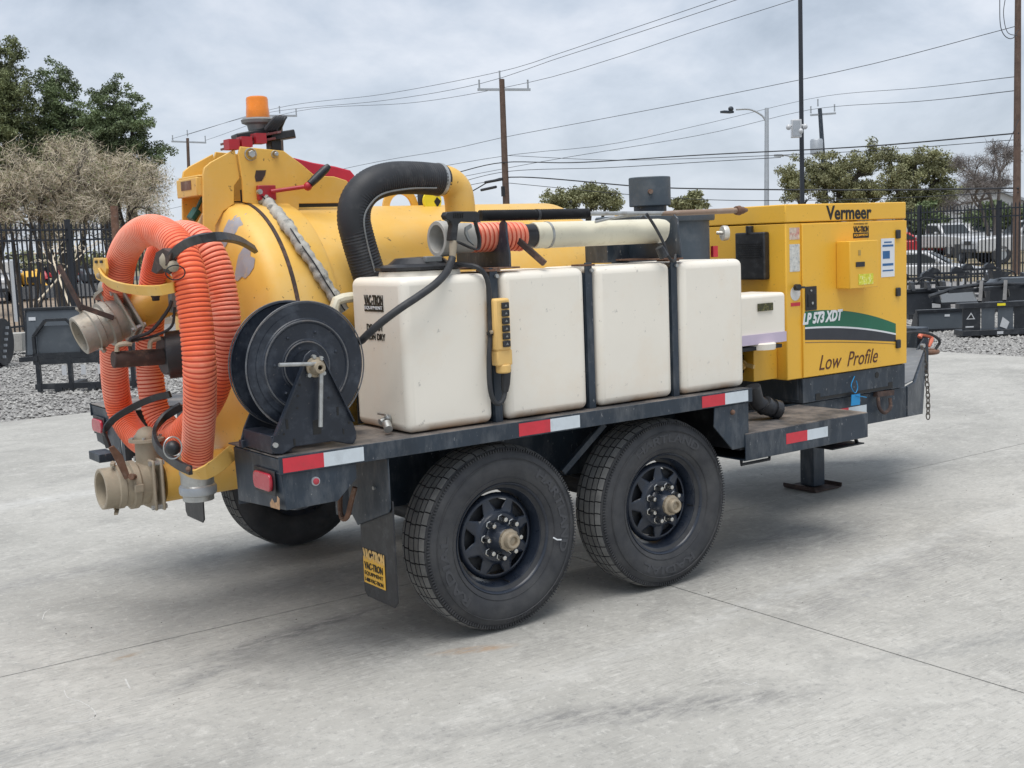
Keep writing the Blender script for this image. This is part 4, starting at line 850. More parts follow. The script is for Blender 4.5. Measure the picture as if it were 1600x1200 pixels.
# stickers on the corner strip
for (py0, py1, m_) in ((352, 358, M_wht), (360, 370, mat('pale red print', (.62, .22, .2), .5, var=.2, vs=60)), (372, 376, M_wht), (383, 395, M_wht), (397, 414, M_wht), (416, 417, M_wht)):
    pass
for (z0, z1, m_, nm) in ((1.60, 1.665, mat('warning sticker', (.62, .50, .40), .5, var=.3, vs=50, grime=(.55, .06, .06), ga=.9, gs=22), 'small red and white warning sticker'), (1.425, 1.575, mat('instruction sticker', (.62, .62, .58), .5, var=.2, vs=50, grime=(.22, .28, .32), ga=.8, gs=45), 'tall white instruction sticker')):
    put('sticker', MB().box((2.240, EY-.0015, z0), (2.322, EY-.0005, z1)), m_, en, label=nm)
put('sticker', MB().cyl((2.283, EY-.0015, 1.305), (2.283, EY-.0005, 1.305), .040, 24), mat('dial sticker', (.7, .7, .68), .5, grime=(.4, .4, .4), ga=.5, gs=50), en)
put('sticker', MB().box((2.245, EY-.0015, 1.235), (2.322, EY-.0005, 1.255)), M_tapr, en)
# rear face: vent box
vb = put('vent_box', MB().box((EX0-.045, .515, 1.385), (EX0-.001, .735, 1.648)), M_blkp, en, .008)
put('vent_knob', MB().cyl((EX0-.03, .635, 1.64), (EX0-.03, .635, 1.685), .022, 16), M_blkp, en, .004)
for k in range(7): put('vent_slat', MB().box((EX0-.050, .535, 1.585-k*.012), (EX0-.044, .715, 1.590-k*.012)), M_blkp, en)
# base skid
part('base_skid', MB().box((2.335, EY-.002, .686), (EX1-.005, EY+.012, .826)).box((2.335, EY+.012, .686), (2.350, EY1-.01, .826)).box((EX1-.02, EY+.012, .686), (EX1-.005, EY1-.01, .826)).box((2.33, EY+.03, .70), (3.24, EY1-.03, .825)), M_blk, .003)
part('skid_hole', MB().cyl((2.985, EY-.0025, .785), (2.985, EY-.004, .785), .018, 20).box((2.44, EY-.0025, .692), (2.48, EY-.004, .73)).box((3.09, EY-.0025, .692), (3.13, EY-.004, .73)).box((2.48, EY-.0025, .692), (3.09, EY-.004, .708)), M_ink)
part('engine_side_box', MB().box((2.02, .47, .835), (2.209, .80, 1.02)), M_yel2, .004)
vk = part('valve_block', MB().box((1.99, .54, .88), (2.02, .60, .98)), M_dark, .004)
put('valve_nozzle', MB().cyl((2.00, .53, .93), (1.93, .49, .925), .026, 16).bar((1.95, .53, .945), (1.97, .42, .925), .02, .02), M_pend, vk, .002)
part('black_elbow', MB().tube(spline([(1.72, .2, .86), (1.75, .2, .78), (1.80, .18, .745), (1.86, .17, .73)], 14), .042, 14).cyl((1.78, .185, .765), (1.80, .18, .745), .052, 14).cyl((1.84, .172, .735), (1.875, .165, .725), .050, 14), M_blkp, label='black plastic pump elbow')
part('rear_post', MB().box((1.60, .30, .70), (1.66, .42, 1.02)), M_blk, .003)
# coolant tank
ct = part('overflow_tank', MB().box((1.66, .30, 1.055), (2.095, .55, 1.325)), M_poly, .02, seg=4)
put('coolant_level', MB().box((1.67, .2905, 1.062), (2.085, .2995, 1.115)), M_purp, ct)
put('drain_boss', MB().cyl((1.93, .33, 1.052), (1.93, .26, 1.052), .0, 4).lathe([(0, .075), (.03, .078), (.036, .07), (.036, 0)], (1.93, .33, 1.03), (0, 0, 1), 28), M_poly, ct)
put('label_plate', MB().box((1.872, .2905, 1.235), (1.984, .2975, 1.275)), mat('dark label', (.05, .05, .02), .5, grime=(.35, .32, .1), ga=.8, gs=70), ct)
part('tank_shelf', MB().box((1.60, .30, 1.03), (2.06, .60, 1.05)).box((1.60, .58, .70), (1.64, .60, 1.03)), M_dark, .002)

# ================================================================== THINGS CARRIED BY THE TRAILER
sh_path = [(-1.120, 0.554, 0.805), (-1.130, 0.497, 0.897), (-1.160, 0.369, 1.053), (-1.180, 0.286, 1.222), (-1.180, 0.287, 1.355), (-1.180, 0.303, 1.475), (-1.180, 0.333, 1.590), (-1.180, 0.417, 1.678), (-1.180, 0.567, 1.734), (-1.190, 0.720, 1.751), (-1.190, 0.907, 1.722), (-1.190, 1.056, 1.653), (-1.180, 1.171, 1.558), (-1.160, 1.311, 1.428), (-1.130, 1.471, 1.247), (-1.100, 1.591, 1.072), (-1.070, 1.653, 0.932), (-1.050, 1.603, 0.845), (-1.040, 1.470, 0.794), (-1.030, 1.290, 0.789), (-1.010, 1.122, 0.829), (-0.990, 0.973, 0.900), (-0.970, 0.837, 0.983), (-0.960, 0.715, 1.085), (-0.950, 0.633, 1.218), (-0.950, 0.576, 1.352), (-0.950, 0.582, 1.469), (-0.960, 0.604, 1.592), (-0.980, 0.648, 1.673), (-1.000, 0.743, 1.720), (-1.010, 0.892, 1.725), (-1.010, 1.057, 1.679), (-1.000, 1.202, 1.591), (-1.000, 1.292, 1.448), (-0.990, 1.380, 1.298), (-0.980, 1.440, 1.161), (-0.980, 1.445, 1.055), (-0.970, 1.438, 0.940), (-0.950, 1.398, 0.863), (-0.930, 1.294, 0.817)]
SH = thing('suction_hose', 'thick orange corrugated suction hose looped twice over the yellow rear door of the trailer', 'hose', sh_path[0], world=True)
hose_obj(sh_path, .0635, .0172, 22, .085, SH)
p0 = Vector(sh_path[0]); dn = Vector((.0, .015, -1)).normalized()
cm = put('camlock_coupling', MB().lathe([(-.05, .066), (.03, .070), (.04, .066), (.075, .066), (.08, .072), (.115, .072), (.12, .062), (.14, .062), (.14, 0)], p0, dn, 40), M_zinc, SH)
put('coupling_ring', MB().lathe([(.081, .0725), (.086, .075), (.108, .075), (.113, .0725)], p0, dn, 40), M_gal, SH)

# wand: grey cuff, short orange hose, cream tube resting in the two cradles
WY, WZ = .160, 1.672
WN = thing('suction_wand', 'cream tube with orange hose section and grey open cuff lying above the white tanks', 'suction tube', (-.18, WY, WZ), world=True)
put('cuff', MB().lathe([(.0, .058), (.0, .072), (.006, .075), (.03, .0735), (.055, .073), (.06, .064), (.17, .062), (.17, .055), (.04, .052)], (-.18, WY, WZ), (1,0,0), 44, closed=True), mat('grey cuff', (.42, .41, .38), .5, var=.1, grime=(.30, .26, .2), ga=.5, gs=12), WN)
put('cuff_bore', MB().lathe([(.005, .058), (.10, .054), (.12, 0)], (-.18, WY, WZ), (1,0,0), 32), mat('dark bore', (.10, .10, .105), .7), WN)
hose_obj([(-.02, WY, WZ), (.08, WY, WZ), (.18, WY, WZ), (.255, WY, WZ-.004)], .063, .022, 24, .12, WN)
put('end_cap', MB().cyl((.25, WY, WZ), (.325, WY, WZ), .050, 32), M_blkp, WN)
put('tube', MB().lathe([(.0, .045), (.0, .055), (.008, .057), (.74, .057), (.775, .053), (.80, .038), (.806, 0)], (.315, WY, WZ), (1,0,0), 44), M_cream, WN)
put('hose_clamp', MB().cyl((.385, WY, WZ), (.397, WY, WZ), .0592, 36), M_zinc, WN)
put('lock_bar', MB().bar((0.196, 0.120, 1.663), (0.270, 0.020, 1.550), .026, .026), M_rdk, WN, .003)

# pressure washer lance
LY = .055
LN = thing('washer_lance', 'black pressure washer gun and long ribbed rod laid along the tank tops', 'spray gun', (-0.094, 0.055, 1.728), world=True)
gy = .052
def gp(x, z): return x
gun = [(-0.200, 0.040, 1.778), (-0.157, 0.040, 1.780), (-0.054, 0.040, 1.778), (-0.039, 0.040, 1.768), (-0.040, 0.040, 1.742), (-0.056, 0.040, 1.734), (-0.129, 0.040, 1.738), (-0.145, 0.040, 1.728), (-0.157, 0.040, 1.662), (-0.188, 0.040, 1.663), (-0.176, 0.040, 1.724), (-0.181, 0.040, 1.739), (-0.202, 0.040, 1.748), (-0.210, 0.040, 1.763)]
put('gun_body', MB().prism(gun, (0, .035, 0)), M_blkp, LN, .004)
put('trigger_guard', ribbon(MB(), spline([(-0.062, 0.045, 1.740), (-0.052, 0.045, 1.700), (-0.044, 0.045, 1.661), (-0.052, 0.045, 1.624), (-0.081, 0.045, 1.628), (-0.130, 0.045, 1.648), (-0.160, 0.045, 1.659)], 30), (0, 1, 0), .022, .006), M_blkp, LN)
put('trigger', MB().prism([(-0.079, 0.045, 1.727), (-0.076, 0.045, 1.714), (-0.099, 0.045, 1.701), (-0.091, 0.045, 1.670), (-0.068, 0.045, 1.638), (-0.098, 0.045, 1.660), (-0.112, 0.045, 1.691), (-0.108, 0.045, 1.715)], (0, .012, 0)), M_gryp, LN, .002)
for k in range(6): put('vent_slot', MB().bar(Vector((-0.169, 0.038, 1.752))+Vector((.0085*k, 0, 0)), Vector((-0.165, 0.038, 1.772))+Vector((.0085*k, 0, 0)), .003, .003), M_ink, LN)
put('inlet_fitting', MB().tube([(-0.163, 0.055, 1.662), (-0.168, 0.055, 1.636), (-0.173, 0.055, 1.593)], [.017, .016, .013], 12), M_alu, LN)
a_, b_, c_ = Vector((-0.027, 0.058, 1.760)), Vector((0.549, 0.058, 1.758)), Vector((1.083, 0.058, 1.751))
nn = 2*62; pts = [a_.lerp(b_, k/(nn-1)) for k in range(nn)]
put('ribbed_grip', MB().tube(pts, [.0235 if k % 2 == 0 else .0145 for k in range(nn)], 16), M_blkp, LN, ang=20)
put('grip_collar', MB().cyl(a_.lerp(b_, .50), a_.lerp(b_, .525), .024, 16), M_bhose, LN)
put('rod', MB().cyl(b_, c_, .0095, 12), M_zinc, LN)
d1 = Vector((1.473, 0.058, 1.756)); put('rod_end', MB().tube([c_-Vector((.1,0,0)), c_, d1], [.010, .013, .013], 12), mat('brown rod', (.27, .19, .14), .6, grime=(.4, .33, .27), ga=.5, gs=14), LN)
put('nozzle', MB().lathe([(0, .012), (.0, .021), (.022, .024), (.028, .018), (.045, .018), (.075, .008), (.078, 0)], d1, (d1-c_), 20), M_rust, LN)
# second lance thing: thin rod laid behind
put('side_rod', MB().tube(spline([(0.614, 0.090, 1.721), (0.727, 0.090, 1.738), (0.872, 0.080, 1.750)], 8), .006, 6), M_zinc, LN)

ph = [(-0.173, 0.055, 1.595), (-0.190, 0.045, 1.570), (-0.242, 0.000, 1.536), (-0.327, -0.050, 1.495), (-0.409, -0.060, 1.454), (-0.498, -0.060, 1.410), (-0.563, -0.030, 1.362), (-0.599, 0.020, 1.316), (-0.605, 0.080, 1.286), (-0.623, 0.120, 1.294)]
tag(put('pressure_hose', MB().tube(spline(ph, 60), .0155, 12), M_bhose), 'black rubber pressure hose sagging from the wash gun across the first tank to the reel', 'hose')
cb = thing('hanging_grab_line', 'black coiled cord clipped beside the rear cradle above the last tank gap', 'cord', (0.956, 0.000, 1.730), world=True)
put('cord', MB().tube(spline([(0.839, 0.000, 1.750), (0.884, 0.000, 1.697), (0.927, -0.010, 1.621), (0.947, -0.020, 1.556), (1.001, 0.000, 1.531), (1.033, 0.020, 1.559)], 30), .007, 8), M_bhose, cb)
put('cord_grip', MB().tube([(0.903, -0.010, 1.598), (0.928, -0.015, 1.554)], [.02, .024], 10), M_blkp, cb)
# pendant control
pn = thing('control_pendant', 'yellow hanging control pendant with a column of black buttons between the first two tanks', 'remote control', (0.003, -0.030, 1.131), world=True)
px0, px1 = -0.046, 0.031
put('pendant_body', MB().box((px0, -.05, 1.205), (px1, .004, 1.420)), M_pend, pn, .010)
put('pendant_foot', MB().box((px0+.006, -.045, 1.142), (px1+.006, .0, 1.208)).cyl((px0+.05, -.022, 1.110), (px0+.05, -.022, 1.147), .032, 16), M_pend, pn, .006)
zt_, zb_ = 1.406, 1.217
for k in range(6):
    z = zt_+(zb_-zt_)*(k+.5)/6; bb = put('pendant_button', MB().box((px0+.030, -.060, z-.013), (px0+.066, -.0505, z+.013)), M_blkp, pn, .003)
    put('button_arrow', MB().prism([(px0+.041, -.0605, z-.004), (px0+.055, -.0605, z-.004), (px0+.048, -.0605, z+.006)], (0, -.0006, 0)), M_gryp, bb)
put('gland', MB().tube([(0.012, -0.030, 1.125), (0.006, -0.030, 1.064), (0.001, -0.030, 1.032)], [.021, .019, .014], 14), M_blkp, pn)
put('pendant_screw', MB().cyl((px0-.004, -.03, 1.284), (px0-.014, -.03, 1.284), .008, 10), M_cap, pn)
put('cord', MB().tube(spline([(0.002, -0.030, 1.043), (-0.007, -0.030, 1.006), (-0.034, -0.030, 0.985), (-0.062, -0.030, 1.010), (-0.074, -0.030, 1.072), (-0.065, -0.020, 1.176), (-0.050, -0.015, 1.281), (-0.047, -0.015, 1.412), (-0.052, -0.010, 1.501), (-0.084, 0.000, 1.547), (-0.112, 0.050, 1.561), (-0.139, 0.120, 1.566)], 70), .0105, 10), M_bhose, pn)
put('cable_tie', MB().cyl((-0.052, -0.018, 1.283), (-0.053, -0.018, 1.270), .015, 8), M_ink, pn)
tgx = thing('inspection_tag', 'small bright blue tag wired to the black skid below the yellow enclosure', 'tag', (2.748, 0.360, 0.639), world=True)
put('tag_plate', MB().prism([(2.721, 0.370, 0.697), (2.796, 0.370, 0.696), (2.795, 0.370, 0.632), (2.715, 0.370, 0.634)], (0, .003, 0)), M_blue, tgx)
put('tag_wire', MB().tube(spline([(2.777, 0.395, 0.797), (2.716, 0.370, 0.749), (2.750, 0.370, 0.705), (2.773, 0.370, 0.732), (2.762, 0.370, 0.774)], 20), .003, 5).cyl((2.753, 0.368, 0.690), (2.841, 0.360, 0.670), .0025, 5), M_blue, tgx)

# ================================================================== BACKGROUND
CY = R(-35.439)       # things turned to face the yard
def fence(name, A, Bp, label, z0, z1, step, posts, sc=1.0):
    A, Bp = Vector((A[0], A[1], 0)), Vector((Bp[0], Bp[1], 0)); d_ = (Bp-A).normalized(); L = (Bp-A).length
    f_ = thing(name, label, 'fence', tuple(A), world=True)
    for z in (z1-.12, z1-.34, z0+.16):
        put('rail', MB().bar(A+Vector((0,0,z)), Bp+Vector((0,0,z)), .030, .038), M_fen, f_)
    n = int(L/step); me = None; M3 = Matrix.Rotation(math.atan2(d_.y, d_.x), 3, 'Z')
    me = mesh_of(MB().obox((0, 0, (z0+z1)/2), (.026, .026, z1-z0), M3).obox((0, 0, z1+.02), (.012, .012, .04), M3), M_fen, 'picket')
    for i in range(n+1):
        q = A+d_*(i*step); o = bpy.data.objects.new('picket', me); COL.objects.link(o); o.parent = f_; o.matrix_parent_inverse = Matrix.Translation(-A); o.location = q
    for q in posts:
        q = A+d_*((Vector((q[0], q[1], 0))-A).dot(d_)); put('post', MB().obox(q+Vector((0,0,(z1+.08+z0-.15)/2)), (.09, .09, z1-z0+.23), M3).obox(q+Vector((0,0,z1+.09)), (.10, .10, .03), M3), M_fen, f_)
    return f_
fence('picket_fence', (2.190, 21.536, 0.000), (8.616, 25.614, 0.000), 'black steel picket fence on the left in front of the leafless brush', .14, 2.42, .136, [(2.316, 21.694, 0.000), (4.817, 23.003, 0.000), (8.153, 25.326, 0.000)])
fence('picket_fence', (29.019, 19.739, 0.000), (28.025, 13.772, 0.000), 'black steel picket fence on the right in front of the parked white trucks', -.03, 2.17, .131, [(28.858, 18.617, 0.000), (28.368, 15.629, 0.000)])
tag(put('steel_post', MB().cyl((4.797, 20.175, 0.000), (4.869, 20.272, 2.677), .075, 14), M_rust), 'rusty brown steel post standing by the left fence beside the orange hose', 'post')
tag(put('white_stake', MB().obox((3.185, 21.851, 1.050), (.06, .06, 1.25)), M_vwht), 'thin white stake at the far left in front of the fence', 'stake')

# ---- poles and wires
def pole(label, px_top, base, r, mtl=M_wood, arm=None, tilt=None, group=None):
    t = thing('utility_pole', label, 'utility pole', tuple(base), world=True, group=group)
    put('pole', MB().tube([Vector(base)-Vector((0,0,.3)), Vector(px_top)], [r*1.15, r*.8], 12), mtl, t)
    if arm:
        a, b_, ins = arm
        put('crossarm', MB().bar(a, b_, .10, .12), M_gal if mtl is M_wood else M_gal, t)
        for q in ins: put('insulator', MB().tube([Vector(q)-Vector((0,0,.05)), Vector(q)+Vector((0,0,.28)), Vector(q)+Vector((0,0,.42))], [.05, .04, .05], 8), M_gal, t)
    return t
mp_ = pole('tall brown wooden utility pole with crossarm rising behind the yellow tank', (32.834, 45.895, 9.763), (32.247, 45.131, 0.000), .17, arm=((31.793, 46.569, 9.302), (33.954, 45.016, 9.197), [(31.878, 46.517, 9.362), (33.856, 45.095, 9.266), (32.756, 45.951, 9.767)]))
put('junction_box', MB().obox((32.205, 45.283, 4.180), (.15, .12, .5)), M_blkp, mp_)
pole('distant wooden utility pole just right of the amber beacon', (31.588, 69.129, 10.447), (30.971, 68.290, 0.000), .14, arm=((30.703, 69.759, 10.448), (32.463, 68.493, 10.363), [(31.571, 69.166, 10.614), (32.434, 68.521, 10.406)]))
pole('distant dark utility pole with two crossarms left of the hinge bracket', (31.799, 86.297, 10.549), (31.142, 85.475, 0.000), .14, arm=((30.776, 86.997, 10.353), (32.922, 85.440, 10.151), [(30.861, 86.943, 10.398), (32.892, 85.476, 10.251), (31.818, 86.312, 10.745)]))
lp_ = pole('dark utility pole with a grey transformer in front of the right trees', (61.779, 50.003, 9.681), (61.483, 49.037, 0.000), .17, mtl=M_blk, arm=((61.215, 50.346, 9.281), (62.616, 49.358, 9.342), [(61.267, 50.334, 9.450), (62.564, 49.420, 9.515), (61.696, 50.094, 9.898)]))
put('transformer', MB().lathe([(0, .0), (0, .42), (.9, .42), (1.0, .36), (1.05, 0)], (61.300, 49.907, 6.675), (0,0,1), 20), M_gal, lp_)
put('lamp_arm', MB().tube(spline([(61.662, 49.417, 5.079), (60.828, 50.116, 5.802), (60.029, 50.789, 6.523), (59.421, 51.251, 6.723)], 12), .05, 6).obox((59.243, 51.373, 6.689), (.7, .25, .15)), M_gal, lp_)
rp = pole('thick brown wooden utility pole cut by the right edge of the photo', (34.394, 18.874, 10.070), (33.504, 18.276, 0.000), .115)
put('wire_coil', MB().tube(spline([(33.598, 19.022, 8.897), (33.528, 18.947, 8.031), (33.608, 18.835, 7.655), (33.802, 18.684, 7.563), (33.999, 18.584, 7.843)], 24), .014, 5), M_wire, rp)
put('wire_coil', MB().tube(spline([(33.750, 18.913, 8.890), (33.645, 18.910, 8.357), (33.688, 18.796, 7.775), (33.945, 18.593, 7.639)], 24), .012, 5), M_wire, rp)
put('guy_strap', MB().tube([(33.708, 18.372, 4.960), (33.275, 18.545, 4.030)], .012, 5), M_wire, rp)
bp_ = thing('light_pole', 'tall slim black pole with white camera box rising behind the yellow enclosure', 'pole', (16.809, 12.857, 0.000), world=True)
put('pole', MB().tube([(16.809, 12.857, 0.000), (17.353, 13.323, 7.491)], [.066, .058], 4), M_fen, bp_, ang=20)
bxx = Vector((16.758, 12.955, 3.749)); MC = Matrix.Rotation(CY, 3, 'Z')
put('camera_box', MB().obox(bxx, (.20, .14, .37), MC), M_vwht, bp_, .01)
put('camera_lid', MB().obox(bxx+MC @ Vector((-.01, -.075, .0)), (.15, .01, .30), MC), M_gal, bp_)
for dx, dz in ((-.17, .03), (.17, .03), (.08, -.06)): put('security_camera', MB().sph(bxx+MC @ Vector((dx, -.06, dz)), (.055, .055, .06), 12).cyl(bxx+MC @ Vector((dx*.6, -.05, dz+.03)), bxx+MC @ Vector((dx, -.06, dz+.03)), .02, 8), M_vwht, bp_)
sl = thing('street_lamp', 'silver street lamp with curved arm reaching left above the street', 'street lamp', (46.619, 41.078, 0.000), world=True)
put('lamp_post', MB().tube([(46.619, 41.078, 0.000), (47.327, 41.551, 8.322)], [.15, .11], 12), M_gal, sl)
put('lamp_arm', MB().tube(spline([(47.225, 41.518, 7.599), (47.063, 41.686, 7.954), (46.586, 42.073, 8.289), (45.966, 42.519, 8.319)], 16), .05, 8), M_gal, sl)
put('lamp_head', MB().obox((45.557, 42.793, 8.200), (.75, .3, .12)).sph((45.744, 42.684, 8.364), (.18, .12, .14), 10), M_blk, sl)
wires = [
 ('upper thin wire over the main pole top running up right', .014, [(31.868, 86.290, 10.840), (31.604, 69.190, 10.946), (32.589, 57.286, 10.405), (32.795, 45.979, 10.149), (32.791, 41.065, 10.334), (32.528, 36.335, 10.518), (31.630, 29.572, 10.616), (30.847, 26.420, 10.602)]),
 ('second thin wire from the left tip of the main crossarm', .014, [(30.796, 87.011, 10.549), (30.754, 69.746, 10.612), (32.552, 57.260, 10.039), (31.900, 46.534, 9.585), (32.770, 41.049, 10.126), (32.467, 35.113, 10.317), (32.124, 29.210, 10.543), (31.407, 26.017, 10.575)]),
 ('third thin wire from the right tip of the main crossarm', .014, [(32.942, 85.455, 10.347), (32.459, 68.539, 10.655), (34.038, 56.175, 9.857), (33.885, 45.116, 9.552), (34.581, 39.731, 9.919), (34.282, 33.808, 10.229), (33.921, 27.919, 10.456), (33.082, 24.807, 10.448)]),
 ('long rising wire from mid main pole to the top of the right pole', .014, [(27.409, 81.176, 4.844), (31.483, 59.964, 6.408), (32.501, 50.628, 6.681), (32.700, 45.572, 6.890), (32.983, 37.977, 7.044), (33.663, 32.581, 7.256), (35.021, 25.499, 7.701), (34.185, 18.722, 8.000)]),
 ('wire passing over the tip of the transformer pole', .016, [(32.350, 60.468, 5.612), (38.358, 53.872, 6.657), (46.081, 53.426, 7.394), (53.936, 52.982, 8.783), (61.752, 50.134, 10.450), (49.872, 33.589, 8.523), (34.070, 18.565, 6.363)]),
 ('wire passing over the crossarm of the transformer pole', .018, [(34.178, 59.087, 5.063), (42.767, 55.659, 6.528), (53.869, 52.933, 8.121), (61.323, 50.325, 9.660), (49.805, 33.540, 7.854), (33.990, 18.556, 5.909)]),
 ('thick cable starting mid main pole and rising gently to the right pole', .030, [(32.509, 50.433, 5.384), (32.441, 45.572, 5.623), (32.884, 40.255, 5.222), (33.429, 32.411, 4.948), (34.717, 25.278, 4.692), (33.850, 18.454, 4.522)]),
 ('thin cable just under the thick one left of the right pole', .015, [(32.685, 45.448, 5.963), (33.452, 38.614, 5.218), (33.416, 32.401, 4.815), (34.700, 25.266, 4.525), (33.829, 18.439, 4.315)]),
 ('slack cable leaving the main pole just above the far treetops', .018, [(32.308, 50.488, 4.779), (32.604, 45.390, 5.167), (33.416, 38.589, 4.867), (34.125, 33.119, 4.716), (34.468, 29.148, 4.593)]),
 ('lowest heavy cable crossing behind the black exhaust cap and the trees', .036, [(31.974, 48.172, 4.215), (32.654, 45.313, 4.877), (33.728, 36.994, 3.927), (34.010, 33.035, 3.579), (34.552, 25.159, 3.068), (33.670, 18.324, 2.742)]),
 ('thin low cable drooping below the heavy one behind the exhaust cap', .018, [(32.599, 45.310, 4.591), (33.687, 36.965, 3.526), (34.107, 31.649, 3.022), (34.519, 25.134, 2.734), (33.657, 18.314, 2.618)]),
 ('short service wire with a dark splice left of the main pole', .018, [(31.617, 53.377, 4.260), (32.155, 48.109, 4.669), (32.384, 45.493, 4.794)]),
]
for lab, r_, pts in wires:
    o = tag(put('overhead_wire', MB().tube(spline(pts, 40), r_*.85, 5), M_wire), lab, 'wire', 'overhead wires between the poles')
for (q0, q1, lab) in (((32.213, 46.840, 4.720), (32.357, 45.512, 4.795), 'dark cable splice closure hanging left of the main pole, the upper one'), ((32.015, 46.925, 4.339), (32.058, 45.671, 4.425), 'dark cable splice closure hanging left of the main pole, the lower one')):
    tag(put('splice_closure', MB().cyl(q0, q1, .07, 8), M_wire), lab, 'cable splice')

# ---- trees
def limbs(mb, base, tip, r, depth, spread=.5, n=3, kink=.12, r2=.55, minr=.006, lenf=.68, clen=None, tips=None):
    """tapered limb from base to tip; its children start at length clen and shrink by lenf"""
    base, tip = Vector(base), Vector(tip); L = (tip-base).length
    mid = base.lerp(tip, .5)+Vector([random.gauss(0, kink*L) for _ in range(3)])*.6
    mb.tube(spline([base, mid, tip], 5), [r, r*.92, r*.82, r*.72, r*r2*1.05], 5 if r > .02 else 3, caps=False)
    if tips is not None and depth <= 2: tips += [tip, mid]
    if depth <= 0: return
    cl = clen if clen else L*lenf
    d0 = (tip-mid).normalized()
    for k in range(n):
        d_ = (d0+Vector([random.gauss(0, spread) for _ in range(3)])).normalized(); d_.z = d_.z*.8+.12; d_.normalize()
        s_ = random.uniform(.45, 1.0); st = mid.lerp(tip, s_) if k else tip
        limbs(mb, st, st+d_*cl*random.uniform(.7, 1.2), max(minr, r*r2), depth-1, spread, n, kink, r2, minr, lenf, cl*lenf, tips)
def leaf_mesh(centers, per, rad, size, elong=2.0):
    """many separate leaf faces scattered round clump centres"""
    V = []; n = len(centers)*per; C_ = np.repeat(np.array([tuple(c) for c in centers]), per, 0)
    d_ = rng.normal(0, 1, (n, 3)); d_ /= np.linalg.norm(d_, axis=1)[:, None]; rr = rng.random((n, 1))**.6
    p = C_+d_*rr*rad*np.array([1, 1, .75]); u = rng.normal(0, 1, (n, 3)); u /= np.linalg.norm(u, axis=1)[:, None]
    v = np.cross(u, rng.normal(0, 1, (n, 3))); v /= np.linalg.norm(v, axis=1)[:, None]
    s = size*(.6+.8*rng.random((n, 1))); a = u*s*elong*.5; b = v*s*.5
    V = np.stack([p-a, p+b*.9, p+a, p-b*.9], 1).reshape(-1, 3); F = np.arange(n*4).reshape(-1, 4)
    me = bpy.data.meshes.new('crown'); me.vertices.add(n*4); me.vertices.foreach_set('co', V.astype(np.float32).ravel())
    me.loops.add(n*4); me.loops.foreach_set('vertex_index', F.ravel().astype(np.int32)); me.polygons.add(n)
    me.polygons.foreach_set('loop_start', np.arange(0, n*4, 4, dtype=np.int32)); me.update(calc_edges=True); me.validate(); return me
def leafy(label, cat, base, crown, nclump, per, rad, size, lm, trunk_r=.2, name='oak_tree', group=None, stem=None, holes=.0):
    """crown: list of (centre, (rx, ry, rz)) lobes that together make an uneven outline"""
    base = Vector(base); t = thing(name, label, cat, tuple(base), world=True, group=group)
    mb = MB(); cs = []; tot = sum(a[1][0]*a[1][2] for a in crown)
    for (c, rr) in crown:
        c = Vector(c); n = max(6, int(nclump*rr[0]*rr[2]/tot))
        fork = base.lerp(c, .45); fork.z = base.z+(c.z-base.z)*.55
        limbs(mb, base+Vector((random.uniform(-.1,.1), 0, 0)), c-Vector((0,0,rr[2]*.3)), trunk_r*(.7 if len(crown) > 3 else 1), 3, .75, 3, .06, .42, .012, .62, min(rr[0], rr[2])*.42)
        for _ in range(n):
            d_ = Vector([random.gauss(0, 1) for _ in range(3)]).normalized(); q = random.random()**.5*random.choice((1, 1, 1, .9, 1.15, 1.35))
            cs.append(c+Vector((d_.x*rr[0], d_.y*rr[1], d_.z*rr[2]))*q)
    put('trunk', mb, M_bark, t)
    me = leaf_mesh(cs, per, rad, size); me.materials.append(lm)
    o = bpy.data.objects.new('crown', me); COL.objects.link(o); o.parent = t; o.matrix_parent_inverse = Matrix.Translation(-base); return t
def lob(*a): return [(q, r_) for q, r_ in a]
leafy('tall dark green live oak at the far left edge behind the brush', 'tree', (5.364, 35.841, 0.000), lob(((6.041, 36.101, 6.774), (1.5,1.5,1.2)), ((6.755, 35.645, 7.134), (.75,.8,1.0)), ((6.524, 35.639, 5.962), (1.2,.9,1.2)), ((6.756, 35.228, 4.273), (1.5,.9,1.0)), ((6.023, 35.856, 4.999), (1.9,1.5,1.3)), ((6.983, 35.625, 8.110), (.35,.4,.5)), ((6.150, 36.180, 7.854), (.9,.9,.7))), 620, 100, .24, .045, M_leafm, .16)
leafy('middle dark green live oak of the left group with two round tops', 'tree', (7.822, 35.327, 0.000), lob(((8.208, 35.845, 7.123), (.72,.9,.75)), ((8.341, 35.632, 6.306), (.75,.9,.9)), ((7.745, 35.986, 5.829), (.9,.9,1.0)), ((7.479, 36.031, 4.828), (1.2,.9,.9)), ((8.459, 35.385, 5.186), (.9,.8,.9)), ((8.015, 35.586, 4.397), (1.5,.9,1.0)), ((8.787, 35.194, 5.474), (.7,.7,.8))), 620, 95, .20, .042, M_leafd, .15)
leafy('right dark green live oak of the left group leaning toward the beacon', 'tree', (8.913, 33.314, 0.000), lob(((9.293, 33.706, 6.222), (.75,.9,.85)), ((9.725, 33.324, 5.708), (.6,.7,.8)), ((8.943, 33.800, 5.154), (1.0,.9,.7)), ((9.899, 33.056, 4.713), (.75,.7,.6)), ((9.556, 33.201, 4.039), (.8,.7,.6)), ((8.703, 33.858, 4.376), (1.4,.8,.9)), ((9.285, 33.468, 4.545), (1.1,.8,.9)), ((9.143, 33.713, 5.539), (.9,.8,.9))), 600, 95, .20, .042, M_leafd, .15)
